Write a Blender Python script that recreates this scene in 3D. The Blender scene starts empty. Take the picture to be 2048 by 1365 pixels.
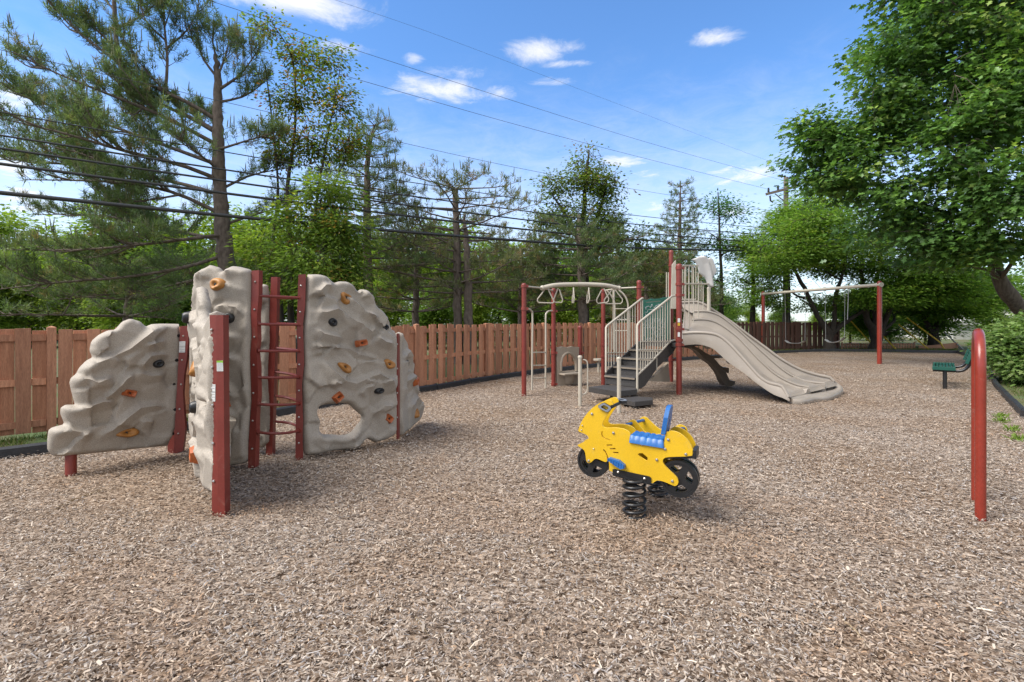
import bpy, bmesh, math, random
import numpy as np
from mathutils import Vector, Matrix, noise
from mathutils.geometry import delaunay_2d_cdt

sc = bpy.context.scene
col = sc.collection
rad = math.radians
random.seed(7)
F, H, YH, CX = 1000.0, 1.5, 640.0, 1024.0      # focal length in photo pixels, eye height, horizon row, centre column

# ------------------------------------------------------------------ camera
cam = bpy.data.cameras.new('camera')
cam.lens = 36.0 * F / 2048.0
cam.sensor_width = 36.0
cam.shift_y = -(682.5 - YH) / 2048.0
cam.clip_end = 3000.0
camo = bpy.data.objects.new('camera', cam)
camo.location = (0, 0, H)
camo.rotation_euler = (rad(90), 0, 0)
col.objects.link(camo)
sc.camera = camo

# ------------------------------------------------------------------ light
SUN_EL, SUN_AZ = 50.0, -112.0      # azimuth from +Y towards +X
SUN_STRENGTH, SUN_ANGLE = 1.35, 38.0
SKY_STRENGTH = 0.061
EXPOSURE = 2.15
sun = bpy.data.lights.new('sun', 'SUN')
sun.energy = SUN_STRENGTH
sun.angle = rad(SUN_ANGLE)
sun.color = (1.0, 0.955, 0.89)
suno = bpy.data.objects.new('sun', sun)
col.objects.link(suno)
sd = Vector((math.sin(rad(SUN_AZ)) * math.cos(rad(SUN_EL)), math.cos(rad(SUN_AZ)) * math.cos(rad(SUN_EL)), math.sin(rad(SUN_EL))))
suno.rotation_euler = sd.to_track_quat('Z', 'Y').to_euler()
suno.location = sd * 50

world = bpy.data.worlds.new('World')
sc.world = world
world.use_nodes = True
wn, wl = world.node_tree.nodes, world.node_tree.links
for n_ in list(wn):
    wn.remove(n_)

def build_sky():
    def N(t, **kw):
        n = wn.new(t)
        for k, v in kw.items():
            setattr(n, k, v)
        return n
    def M(op, a, b=None, c=None):
        n = N('ShaderNodeMath', operation=op)
        for i, v in enumerate((a, b, c)):
            if v is None:
                continue
            if isinstance(v, (int, float)):
                n.inputs[i].default_value = v
            else:
                wl.new(v, n.inputs[i])
        return n.outputs[0]
    out = N('ShaderNodeOutputWorld')
    bg = N('ShaderNodeBackground')
    bg.inputs['Strength'].default_value = SKY_STRENGTH
    wl.new(bg.outputs[0], out.inputs[0])
    sky = N('ShaderNodeTexSky')
    sky.sky_type = 'NISHITA'
    sky.sun_disc = False
    sky.sun_elevation = rad(SUN_EL)
    sky.sun_rotation = rad(SUN_AZ)
    sky.air_density, sky.dust_density, sky.ozone_density = 1.0, 0.3, 2.5
    tint = N('ShaderNodeMix', data_type='RGBA', blend_type='MULTIPLY')
    tint.inputs[0].default_value = 1.0
    wl.new(sky.outputs[0], tint.inputs[6])
    tint.inputs[7].default_value = SKY_TINT
    tc = N('ShaderNodeTexCoord')
    sep = N('ShaderNodeSeparateXYZ')
    wl.new(tc.outputs['Generated'], sep.inputs[0])
    x, y, z = sep.outputs
    az = M('ARCTAN2', x, y)
    el = M('ARCSINE', z)
    # clouds on a flat layer: divide by height so that they stretch towards the horizon
    zz = M('ADD', M('MAXIMUM', z, 0.0), 0.06)
    cmb = N('ShaderNodeCombineXYZ')
    wl.new(M('DIVIDE', x, zz), cmb.inputs[0])
    wl.new(M('DIVIDE', y, zz), cmb.inputs[1])
    nz = N('ShaderNodeTexNoise')
    nz.inputs['Scale'].default_value = 4.6
    nz.inputs['Detail'].default_value = 9.0
    nz.inputs['Roughness'].default_value = 0.7
    nz.inputs['Distortion'].default_value = 0.5
    wl.new(cmb.outputs[0], nz.inputs['Vector'])
    fine = nz.outputs['Fac']
    nb = N('ShaderNodeTexNoise')
    nb.inputs['Scale'].default_value = 0.42
    nb.inputs['Detail'].default_value = 3.0
    wl.new(cmb.outputs[0], nb.inputs['Vector'])
    # single clouds, each with its own bearing, height and extent
    total = None
    for (px_, py_, wx, wy, amp) in CLOUDS:
        a0 = math.atan2(px_ - CX, F)
        e0 = math.atan2(YH - py_, math.hypot(F, px_ - CX))
        da = M('DIVIDE', M('SUBTRACT', az, a0), wx / F * math.cos(a0) ** 2)
        de = M('DIVIDE', M('SUBTRACT', el, e0), wy / F)
        r2 = M('ADD', M('MULTIPLY', da, da), M('MULTIPLY', de, de))
        g = M('MULTIPLY', M('POWER', 2.718, M('MULTIPLY', r2, -0.9)), amp)
        total = g if total is None else M('MAXIMUM', total, g)
    # the rest of the dome: broad unseen cloud cover, added for neutral fill light
    beh = M('MULTIPLY', M('SUBTRACT', nb.outputs['Fac'], 0.30), 3.0)
    front = N('ShaderNodeMapRange')
    front.inputs['From Min'].default_value, front.inputs['From Max'].default_value = 0.75, 1.1
    front.inputs['To Min'].default_value, front.inputs['To Max'].default_value = -0.06, 1.0
    wl.new(M('ABSOLUTE', az), front.inputs['Value'])
    high = N('ShaderNodeMapRange')
    high.inputs['From Min'].default_value, high.inputs['From Max'].default_value = 0.55, 0.75
    wl.new(el, high.inputs['Value'])
    total = M('MAXIMUM', total, M('MULTIPLY', beh, M('MAXIMUM', front.outputs[0], high.outputs[0])))
    dens = M('ADD', fine, M('SUBTRACT', total, 0.765))
    mr = N('ShaderNodeMapRange', interpolation_type='SMOOTHSTEP')
    mr.inputs['From Min'].default_value, mr.inputs['From Max'].default_value = 0.0, 0.5
    wl.new(dens, mr.inputs['Value'])
    # thin white veil low down
    veil = N('ShaderNodeMapRange', interpolation_type='SMOOTHSTEP')
    veil.inputs['From Min'].default_value, veil.inputs['From Max'].default_value = 0.46, 0.03
    veil.inputs['To Min'].default_value, veil.inputs['To Max'].default_value = 0.0, 0.60
    wl.new(M('ADD', z, M('MULTIPLY', M('SUBTRACT', fine, 0.5), 0.25)), veil.inputs['Value'])
    cf = M('MAXIMUM', M('MULTIPLY', mr.outputs[0], 0.9), veil.outputs[0])
    mix = N('ShaderNodeMix', data_type='RGBA')
    wl.new(cf, mix.inputs[0])
    wl.new(tint.outputs[2], mix.inputs[6])
    mix.inputs[7].default_value = CLOUD_COL
    wl.new(mix.outputs[2], bg.inputs['Color'])

SKY_TINT = (0.56, 0.79, 1.0, 1.0)
CLOUD_COL = (4.5, 4.4, 4.3, 1.0)
CLOUDS = [(880, 180, 130, 26, 0.62), (980, 186, 70, 18, 0.55), (1090, 100, 95, 24, 0.58), (1140, 127, 70, 9, 0.5), (828, 118, 30, 12, 0.5),
          (560, -8, 230, 36, 0.66), (690, 95, 70, 16, 0.48), (700, 155, 60, 14, 0.42), (1430, 74, 75, 16, 0.55), (1245, 322, 80, 18, 0.55),
          (1480, 352, 130, 28, 0.55), (1300, 350, 60, 16, 0.45), (1320, 415, 110, 26, 0.5), (20, 200, 70, 34, 0.6), (20, 330, 90, 40, 0.6),
          (60, 400, 130, 50, 0.6), (930, 145, 120, 22, 0.42), (1110, 165, 70, 12, 0.4), (1000, 410, 40, 8, 0.45), (1480, 420, 120, 40, 0.5)]
build_sky()

sc.view_settings.view_transform = 'Standard'
sc.view_settings.look = 'None'
sc.view_settings.gamma = 1.0
sc.view_settings.use_curve_mapping = False
sc.view_settings.exposure = EXPOSURE
sc.cycles.max_bounces = 6

# ------------------------------------------------------------------ materials
def new_mat(name):
    m = bpy.data.materials.new(name)
    m.use_nodes = True
    nt = m.node_tree
    return m, nt.nodes, nt.links, nt.nodes['Principled BSDF']

def mat(name, c, c2=None, rough=0.5, scale=8.0, detail=4.0, stretch=(1, 1, 1), bump=0.0, bscale=None, metallic=0.0, spec=0.5,
        rnd=0.0, fine=0.0, fscale=300.0, scuff=None):
    """Base colour varied between c and c2 by noise, a fine grain, a per-object shift and a bump."""
    m, n, l, p = new_mat(name)
    p.inputs['Roughness'].default_value = rough
    p.inputs['Metallic'].default_value = metallic
    p.inputs['Specular IOR Level'].default_value = spec
    c2 = c2 or tuple(v * 0.8 for v in c)
    tc = n.new('ShaderNodeTexCoord')
    mp = n.new('ShaderNodeMapping')
    mp.inputs['Scale'].default_value = stretch
    l.new(tc.outputs['Object'], mp.inputs[0])
    info = n.new('ShaderNodeObjectInfo')
    add = n.new('ShaderNodeVectorMath')
    add.operation = 'ADD'
    l.new(mp.outputs[0], add.inputs[0])
    mu = n.new('ShaderNodeVectorMath')
    mu.operation = 'SCALE'
    mu.inputs[0].default_value = (13.0, 7.0, 5.0)
    l.new(info.outputs['Random'], mu.inputs['Scale'])
    l.new(mu.outputs[0], add.inputs[1])
    tx = n.new('ShaderNodeTexNoise')
    tx.inputs['Scale'].default_value = scale
    tx.inputs['Detail'].default_value = detail
    l.new(add.outputs[0], tx.inputs['Vector'])
    rp = n.new('ShaderNodeValToRGB')
    rp.color_ramp.elements[0].position, rp.color_ramp.elements[1].position = 0.32, 0.68
    rp.color_ramp.elements[0].color = (*c2, 1)
    rp.color_ramp.elements[1].color = (*c, 1)
    l.new(tx.outputs['Fac'], rp.inputs[0])
    last = rp.outputs[0]
    if fine:
        fx = n.new('ShaderNodeTexNoise')
        fx.inputs['Scale'].default_value = fscale
        fx.inputs['Detail'].default_value = 1.0
        l.new(add.outputs[0], fx.inputs['Vector'])
        mr = n.new('ShaderNodeMapRange')
        mr.inputs['From Min'].default_value, mr.inputs['From Max'].default_value = 0.3, 0.7
        mr.inputs['To Min'].default_value, mr.inputs['To Max'].default_value = 1 - fine, 1 + fine
        l.new(fx.outputs['Fac'], mr.inputs['Value'])
        mm = n.new('ShaderNodeVectorMath')
        mm.operation = 'SCALE'
        l.new(last, mm.inputs[0])
        l.new(mr.outputs[0], mm.inputs['Scale'])
        last = mm.outputs[0]
    if scuff:
        # faded and scratched spots with their own shape
        sx = n.new('ShaderNodeTexNoise')
        sx.inputs['Scale'].default_value = scuff[1]
        sx.inputs['Detail'].default_value = 8.0
        sx.inputs['Roughness'].default_value = 0.75
        sx.inputs['Distortion'].default_value = 0.8
        l.new(add.outputs[0], sx.inputs['Vector'])
        sm = n.new('ShaderNodeMapRange')
        sm.inputs['From Min'].default_value, sm.inputs['From Max'].default_value = 0.56, 0.74
        sm.inputs['To Max'].default_value = scuff[2]
        l.new(sx.outputs['Fac'], sm.inputs['Value'])
        xm = n.new('ShaderNodeMix')
        xm.data_type = 'RGBA'
        l.new(sm.outputs[0], xm.inputs[0])
        l.new(last, xm.inputs[6])
        xm.inputs[7].default_value = (*scuff[0], 1)
        last = xm.outputs[2]
        rm = n.new('ShaderNodeMapRange')
        rm.inputs['To Min'].default_value, rm.inputs['To Max'].default_value = rough, min(1.0, rough + 0.35)
        l.new(sm.outputs[0], rm.inputs['Value'])
        l.new(rm.outputs[0], p.inputs['Roughness'])
    if rnd:
        mr = n.new('ShaderNodeMapRange')
        mr.inputs['To Min'].default_value, mr.inputs['To Max'].default_value = 1 - rnd, 1 + rnd
        l.new(info.outputs['Random'], mr.inputs['Value'])
        mm = n.new('ShaderNodeVectorMath')
        mm.operation = 'SCALE'
        l.new(last, mm.inputs[0])
        l.new(mr.outputs[0], mm.inputs['Scale'])
        last = mm.outputs[0]
    l.new(last, p.inputs['Base Color'])
    if bump:
        b = n.new('ShaderNodeBump')
        b.inputs['Strength'].default_value = bump
        b.inputs['Distance'].default_value = 0.01
        if bscale:
            bx = n.new('ShaderNodeTexNoise')
            bx.inputs['Scale'].default_value = bscale
            bx.inputs['Detail'].default_value = 3.0
            l.new(add.outputs[0], bx.inputs['Vector'])
            l.new(bx.outputs['Fac'], b.inputs['Height'])
        else:
            l.new(tx.outputs['Fac'], b.inputs['Height'])
        l.new(b.outputs[0], p.inputs['Normal'])
    return m

def leaf_mat(name, rough=0.45, trans=0.35, spec=0.4):
    m, n, l, p = new_mat(name)
    at = n.new('ShaderNodeAttribute')
    at.attribute_name = 'tint'
    l.new(at.outputs['Color'], p.inputs['Base Color'])
    p.inputs['Roughness'].default_value = rough
    p.inputs['Specular IOR Level'].default_value = spec
    tr = n.new('ShaderNodeBsdfTranslucent')
    hs = n.new('ShaderNodeVectorMath')
    hs.operation = 'MULTIPLY'
    hs.inputs[1].default_value = (1.25, 1.35, 0.7)
    l.new(at.outputs['Color'], hs.inputs[0])
    l.new(hs.outputs[0], tr.inputs['Color'])
    mx = n.new('ShaderNodeMixShader')
    mx.inputs[0].default_value = trans
    l.new(p.outputs[0], mx.inputs[1])
    l.new(tr.outputs[0], mx.inputs[2])
    l.new(mx.outputs[0], n['Material Output'].inputs[0])
    return m

def chip_ground_mat():
    m, n, l, p = new_mat('wood_chips')
    p.inputs['Roughness'].default_value = 0.9
    p.inputs['Specular IOR Level'].default_value = 0.15
    tc = n.new('ShaderNodeTexCoord')
    warp = n.new('ShaderNodeTexNoise')
    warp.inputs['Scale'].default_value = 9.0
    l.new(tc.outputs['Object'], warp.inputs['Vector'])
    wm = n.new('ShaderNodeVectorMath')
    wm.operation = 'SCALE'
    wm.inputs['Scale'].default_value = 0.12
    l.new(warp.outputs['Color'], wm.inputs[0])
    ad = n.new('ShaderNodeVectorMath')
    ad.operation = 'ADD'
    l.new(tc.outputs['Object'], ad.inputs[0])
    l.new(wm.outputs[0], ad.inputs[1])
    mp = n.new('ShaderNodeMapping')
    mp.inputs['Scale'].default_value = (1.0, 1.7, 1.0)
    mp.inputs['Rotation'].default_value = (0, 0, 0.5)
    l.new(ad.outputs[0], mp.inputs[0])
    vo = n.new('ShaderNodeTexVoronoi')
    vo.inputs['Scale'].default_value = 46.0
    l.new(mp.outputs[0], vo.inputs['Vector'])
    sp = n.new('ShaderNodeSeparateColor')
    l.new(vo.outputs['Color'], sp.inputs[0])
    rp = n.new('ShaderNodeValToRGB')
    rp.color_ramp.interpolation = 'LINEAR'
    e = rp.color_ramp.elements
    e[0].position, e[0].color = 0.0, (0.045, 0.029, 0.019, 1)
    e[1].position, e[1].color = 1.0, (0.50, 0.43, 0.36, 1)
    for pos, c in ((0.2, (0.12, 0.088, 0.063)), (0.45, (0.23, 0.18, 0.138)), (0.7, (0.32, 0.263, 0.212)), (0.88, (0.39, 0.33, 0.275))):
        x = e.new(pos)
        x.color = (*c, 1)
    l.new(sp.outputs[0], rp.inputs[0])
    patch = n.new('ShaderNodeTexNoise')
    patch.inputs['Scale'].default_value = 0.7
    patch.inputs['Detail'].default_value = 5.0
    l.new(tc.outputs['Object'], patch.inputs['Vector'])
    mr = n.new('ShaderNodeMapRange')
    mr.inputs['From Min'].default_value, mr.inputs['From Max'].default_value = 0.3, 0.7
    l.new(patch.outputs['Fac'], mr.inputs['Value'])
    mx = n.new('ShaderNodeMix')
    mx.data_type = 'RGBA'
    mx.blend_type = 'MULTIPLY'
    mx.inputs[0].default_value = 1.0
    r2 = n.new('ShaderNodeValToRGB')
    r2.color_ramp.elements[0].color = (0.86, 0.74, 0.62, 1)
    r2.color_ramp.elements[1].color = (1.06, 1.04, 1.03, 1)
    l.new(mr.outputs[0], r2.inputs[0])
    l.new(rp.outputs[0], mx.inputs[6])
    l.new(r2.outputs[0], mx.inputs[7])
    l.new(mx.outputs[2], p.inputs['Base Color'])
    b = n.new('ShaderNodeBump')
    b.inputs['Strength'].default_value = 1.0
    b.inputs['Distance'].default_value = 0.02
    l.new(sp.outputs[1], b.inputs['Height'])
    l.new(b.outputs[0], p.inputs['Normal'])
    return m

def ground_mat():
    m, n, l, p = new_mat('grass_and_soil')
    p.inputs['Roughness'].default_value = 0.95
    tc = n.new('ShaderNodeTexCoord')
    tx = n.new('ShaderNodeTexNoise')
    tx.inputs['Scale'].default_value = 0.9
    tx.inputs['Detail'].default_value = 8.0
    l.new(tc.outputs['Object'], tx.inputs['Vector'])
    rp = n.new('ShaderNodeValToRGB')
    e = rp.color_ramp.elements
    e[0].position, e[0].color = 0.35, (0.13, 0.085, 0.05, 1)
    e[1].position, e[1].color = 0.62, (0.06, 0.10, 0.025, 1)
    x = e.new(0.47)
    x.color = (0.10, 0.095, 0.04, 1)
    l.new(tx.outputs['Fac'], rp.inputs[0])
    l.new(rp.outputs[0], p.inputs['Base Color'])
    return m

def tint_mat(name, rough=0.85):
    m, n, l, p = new_mat(name)
    at = n.new('ShaderNodeAttribute')
    at.attribute_name = 'tint'
    l.new(at.outputs['Color'], p.inputs['Base Color'])
    p.inputs['Roughness'].default_value = rough
    p.inputs['Specular IOR Level'].default_value = 0.2
    return m

MT = dict(
    red=mat('red_powder_coat', (0.20, 0.033, 0.023), (0.17, 0.027, 0.019), rough=0.42, scale=5, fine=0.06, fscale=60, scuff=((0.27, 0.12, 0.09), 7.0, 0.6)),
    redgloss=mat('glossy_red_paint', (0.235, 0.031, 0.018), (0.20, 0.027, 0.016), rough=0.28, scale=4, fine=0.06, fscale=45, scuff=((0.32, 0.14, 0.10), 6.0, 0.5)),
    rock=mat('speckled_sand_plastic', (0.36, 0.315, 0.262), (0.315, 0.275, 0.228), rough=0.7, scale=2.5, fine=0.3, fscale=210, bump=0.12, bscale=110, scuff=((0.25, 0.205, 0.16), 4.0, 0.5)),
    beige=mat('beige_powder_coat', (0.44, 0.395, 0.32), (0.40, 0.355, 0.285), rough=0.4, scale=6),
    slide=mat('tan_moulded_plastic', (0.29, 0.25, 0.208), (0.25, 0.215, 0.178), rough=0.36, scale=2.2, detail=6, fine=0.06, fscale=120, scuff=((0.36, 0.325, 0.28), 5.0, 0.6)),
    panel=mat('grey_beige_plastic', (0.36, 0.30, 0.235), (0.31, 0.26, 0.2), rough=0.5, scale=3, fine=0.06, fscale=120),
    shade=mat('dull_brown_plastic', (0.22, 0.18, 0.135), (0.18, 0.145, 0.11), rough=0.6, scale=4),
    hood=mat('pale_grey_plastic', (0.56, 0.54, 0.51), (0.50, 0.48, 0.46), rough=0.4, scale=3),
    darkmetal=mat('dark_coated_metal', (0.05, 0.045, 0.042), (0.035, 0.032, 0.03), rough=0.6, scale=30, fine=0.3, fscale=220, bump=0.25, bscale=260),
    black=mat('black_plastic', (0.014, 0.014, 0.015), (0.01, 0.01, 0.011), rough=0.4, scale=12, fine=0.2, fscale=90),
    grip=mat('black_steel', (0.010, 0.010, 0.011), (0.016, 0.016, 0.017), rough=0.3, scale=12),
    greytop=mat('worn_grey_rubber', (0.20, 0.215, 0.24), (0.15, 0.16, 0.18), rough=0.5, scale=15),
    kerb=mat('black_border_plastic', (0.026, 0.028, 0.032), (0.018, 0.019, 0.022), rough=0.55, scale=9, fine=0.3, fscale=60, rnd=0.2),
    yellow=mat('yellow_plastic_board', (0.63, 0.385, 0.012), (0.57, 0.345, 0.010), rough=0.38, scale=3, detail=6, fine=0.06, fscale=140, scuff=((0.52, 0.35, 0.06), 11.0, 0.55)),
    yelledge=mat('routed_yellow_edge', (0.80, 0.52, 0.06), (0.74, 0.47, 0.05), rough=0.45, scale=3),
    blue=mat('blue_plastic', (0.012, 0.095, 0.31), (0.02, 0.125, 0.35), rough=0.36, scale=18, fine=0.1, fscale=80, scuff=((0.09, 0.19, 0.36), 16.0, 0.6)),
    steel=mat('zinc_bolt', (0.55, 0.53, 0.50), (0.45, 0.43, 0.40), rough=0.3, metallic=0.9, scale=20),
    chain=mat('galvanised_chain', (0.34, 0.34, 0.34), (0.28, 0.28, 0.28), rough=0.45, metallic=0.6, scale=40),
    tan=mat('ochre_hold', (0.40, 0.175, 0.035), (0.32, 0.135, 0.03), rough=0.5, scale=14, fine=0.1, fscale=120),
    orange=mat('rust_orange_hold', (0.44, 0.115, 0.03), (0.36, 0.09, 0.025), rough=0.5, scale=14, fine=0.1, fscale=120),
    green=mat('green_plastic_sheet', (0.014, 0.20, 0.135), (0.011, 0.17, 0.115), rough=0.45, scale=4),
    bench=mat('green_bench_coating', (0.008, 0.075, 0.052), (0.006, 0.058, 0.042), rough=0.35, scale=6),
    white=mat('white_sticker', (0.70, 0.70, 0.68), (0.64, 0.64, 0.62), rough=0.5, scale=30),
    lime=mat('green_sticker_band', (0.22, 0.46, 0.03), (0.20, 0.42, 0.03), rough=0.5, scale=30),
    ink=mat('grey_print', (0.13, 0.13, 0.13), (0.11, 0.11, 0.11), rough=0.6, scale=30),
    pink=mat('faded_pink_print', (0.55, 0.36, 0.33), (0.5, 0.33, 0.3), rough=0.6, scale=30),
    fence=mat('weathered_cedar_stain', (0.47, 0.225, 0.128), (0.35, 0.155, 0.086), rough=0.8, scale=3.2, detail=8, stretch=(9, 9, 0.8), bump=0.3, rnd=0.24, fine=0.2, fscale=30),
    fencedark=mat('shade_darkened_boards', (0.105, 0.046, 0.030), (0.07, 0.030, 0.020), rough=0.8, scale=3.2, detail=8, stretch=(9, 9, 0.8), bump=0.25, rnd=0.2, fine=0.14, fscale=30),  # dark brown boards; the shade of the trees is put into their base colour
    fencelow=mat('pale_brown_boards', (0.36, 0.19, 0.115), (0.30, 0.15, 0.09), rough=0.8, scale=3, stretch=(9, 9, 0.8), rnd=0.15),
    bark=mat('grey_brown_bark', (0.145, 0.115, 0.092), (0.07, 0.052, 0.04), rough=0.95, scale=5, detail=8, stretch=(3, 3, 0.7), bump=0.9),
    barkdark=mat('dark_bark', (0.055, 0.043, 0.034), (0.028, 0.021, 0.017), rough=0.95, scale=5, detail=8, stretch=(3, 3, 0.7), bump=0.8),
    barkpine=mat('pine_bark', (0.17, 0.135, 0.112), (0.085, 0.064, 0.052), rough=0.95, scale=7, detail=8, stretch=(2, 2, 1.0), bump=1.0),
    leaf=leaf_mat('broad_leaf', 0.38, 0.36, 0.55),
    leafsoft=leaf_mat('soft_leaf', 0.5, 0.5, 0.3),
    needle=leaf_mat('pine_needle', 0.5, 0.42, 0.3),
    grass=leaf_mat('grass_blade', 0.6, 0.3, 0.2),
    chip=tint_mat('loose_chips', 0.85),
    mulch=chip_ground_mat(),
    ground=ground_mat(),
    cable=mat('black_cable_jacket', (0.018, 0.020, 0.022), (0.03, 0.032, 0.035), rough=0.45, scale=20),
    wire=mat('grey_wire', (0.06, 0.06, 0.065), (0.05, 0.05, 0.055), rough=0.5, scale=20),
    polewood=mat('grey_pole_timber', (0.19, 0.16, 0.135), (0.13, 0.105, 0.085), rough=0.9, scale=4, stretch=(6, 6, 0.5), bump=0.4),
    guard=mat('yellow_guard_plastic', (0.62, 0.46, 0.03), (0.50, 0.30, 0.02), rough=0.45, scale=3),
    guardgrey=mat('grey_guard_plastic', (0.36, 0.37, 0.37), (0.30, 0.31, 0.31), rough=0.5, scale=3),
    siding=mat('white_siding', (0.62, 0.61, 0.57), (0.56, 0.55, 0.51), rough=0.6, scale=2),
    roof=mat('grey_shingles', (0.20, 0.20, 0.205), (0.14, 0.14, 0.145), rough=0.9, scale=12),
    stick=mat('dry_stick', (0.33, 0.25, 0.15), (0.24, 0.175, 0.10), rough=0.85, scale=20),
)

# ------------------------------------------------------------------ geometry helpers
def P(x, y, d):
    """The place seen at photo pixel (x, y) when it stands d metres ahead."""
    return Vector(((x - CX) * d / F, d, H - (y - YH) * d / F))

def G(x, y, z=0.0):
    """The place on the level z seen at photo pixel (x, y)."""
    return P(x, y, (H - z) * F / (y - YH))

class Upright:
    """An upright plane through two ground points, with u along it and v up."""
    def __init__(s, A, B, off=0.0):
        s.A = Vector((A[0], A[1]))
        d = Vector((B[0] - A[0], B[1] - A[1]))
        s.len = d.length
        s.t = d.normalized()
        n = Vector((s.t.y, -s.t.x))
        if n.dot(-s.A) < 0:
            n = -n
        s.n = n                                   # faces the camera
        s.A = s.A - n * off
    def uv(s, x, y):
        r = Vector(((x - CX) / F, 1.0))
        det = r.x * (-s.t.y) + s.t.x * r.y
        k = (s.A.x * (-s.t.y) + s.t.x * s.A.y) / det
        p = r * k
        return ((p - s.A).dot(s.t), H + k * (YH - y) / F)
    def pt(s, u, v, off=0.0):
        q = s.A + s.t * u + s.n * off
        return Vector((q.x, q.y, v))

def thing(name, label, cat, loc, group=None):
    o = bpy.data.objects.new(name, None)
    o.empty_display_size = 0.2
    col.objects.link(o)
    o.location = loc
    return tag(o, label, cat, group)

def tag(o, label=None, cat=None, group=None, kind=None):
    for k, v in (('label', label), ('category', cat), ('group', group), ('kind', kind)):
        if v:
            o[k] = v
    return o

def base_of(o):
    while o.parent:
        o = o.parent
    return Vector(o.location)

def link(name, me, parent=None, loc=None):
    o = bpy.data.objects.new(name, me)
    col.objects.link(o)
    if parent:
        o.parent = parent
    if loc is not None:
        o.location = loc
    return o

def np_mesh(name, verts, faces, tint=None, smooth=False):
    """faces: (M, k) index array; tint: (N, 3) colour per vertex."""
    me = bpy.data.meshes.new(name)
    nv, (nf, k) = len(verts), faces.shape
    me.vertices.add(nv)
    me.vertices.foreach_set('co', np.ascontiguousarray(verts, dtype=np.float32).ravel())
    me.loops.add(nf * k)
    me.loops.foreach_set('vertex_index', np.ascontiguousarray(faces, dtype=np.int32).ravel())
    me.polygons.add(nf)
    me.polygons.foreach_set('loop_start', np.arange(0, nf * k, k, dtype=np.int32))
    if smooth:
        me.polygons.foreach_set('use_smooth', np.ones(nf, dtype=bool))
    me.update(calc_edges=True)
    if tint is not None:
        at = me.attributes.new('tint', 'FLOAT_COLOR', 'POINT')
        c = np.ones((nv, 4), dtype=np.float32)
        c[:, :3] = tint
        at.data.foreach_set('color', c.ravel())
    return me

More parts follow.
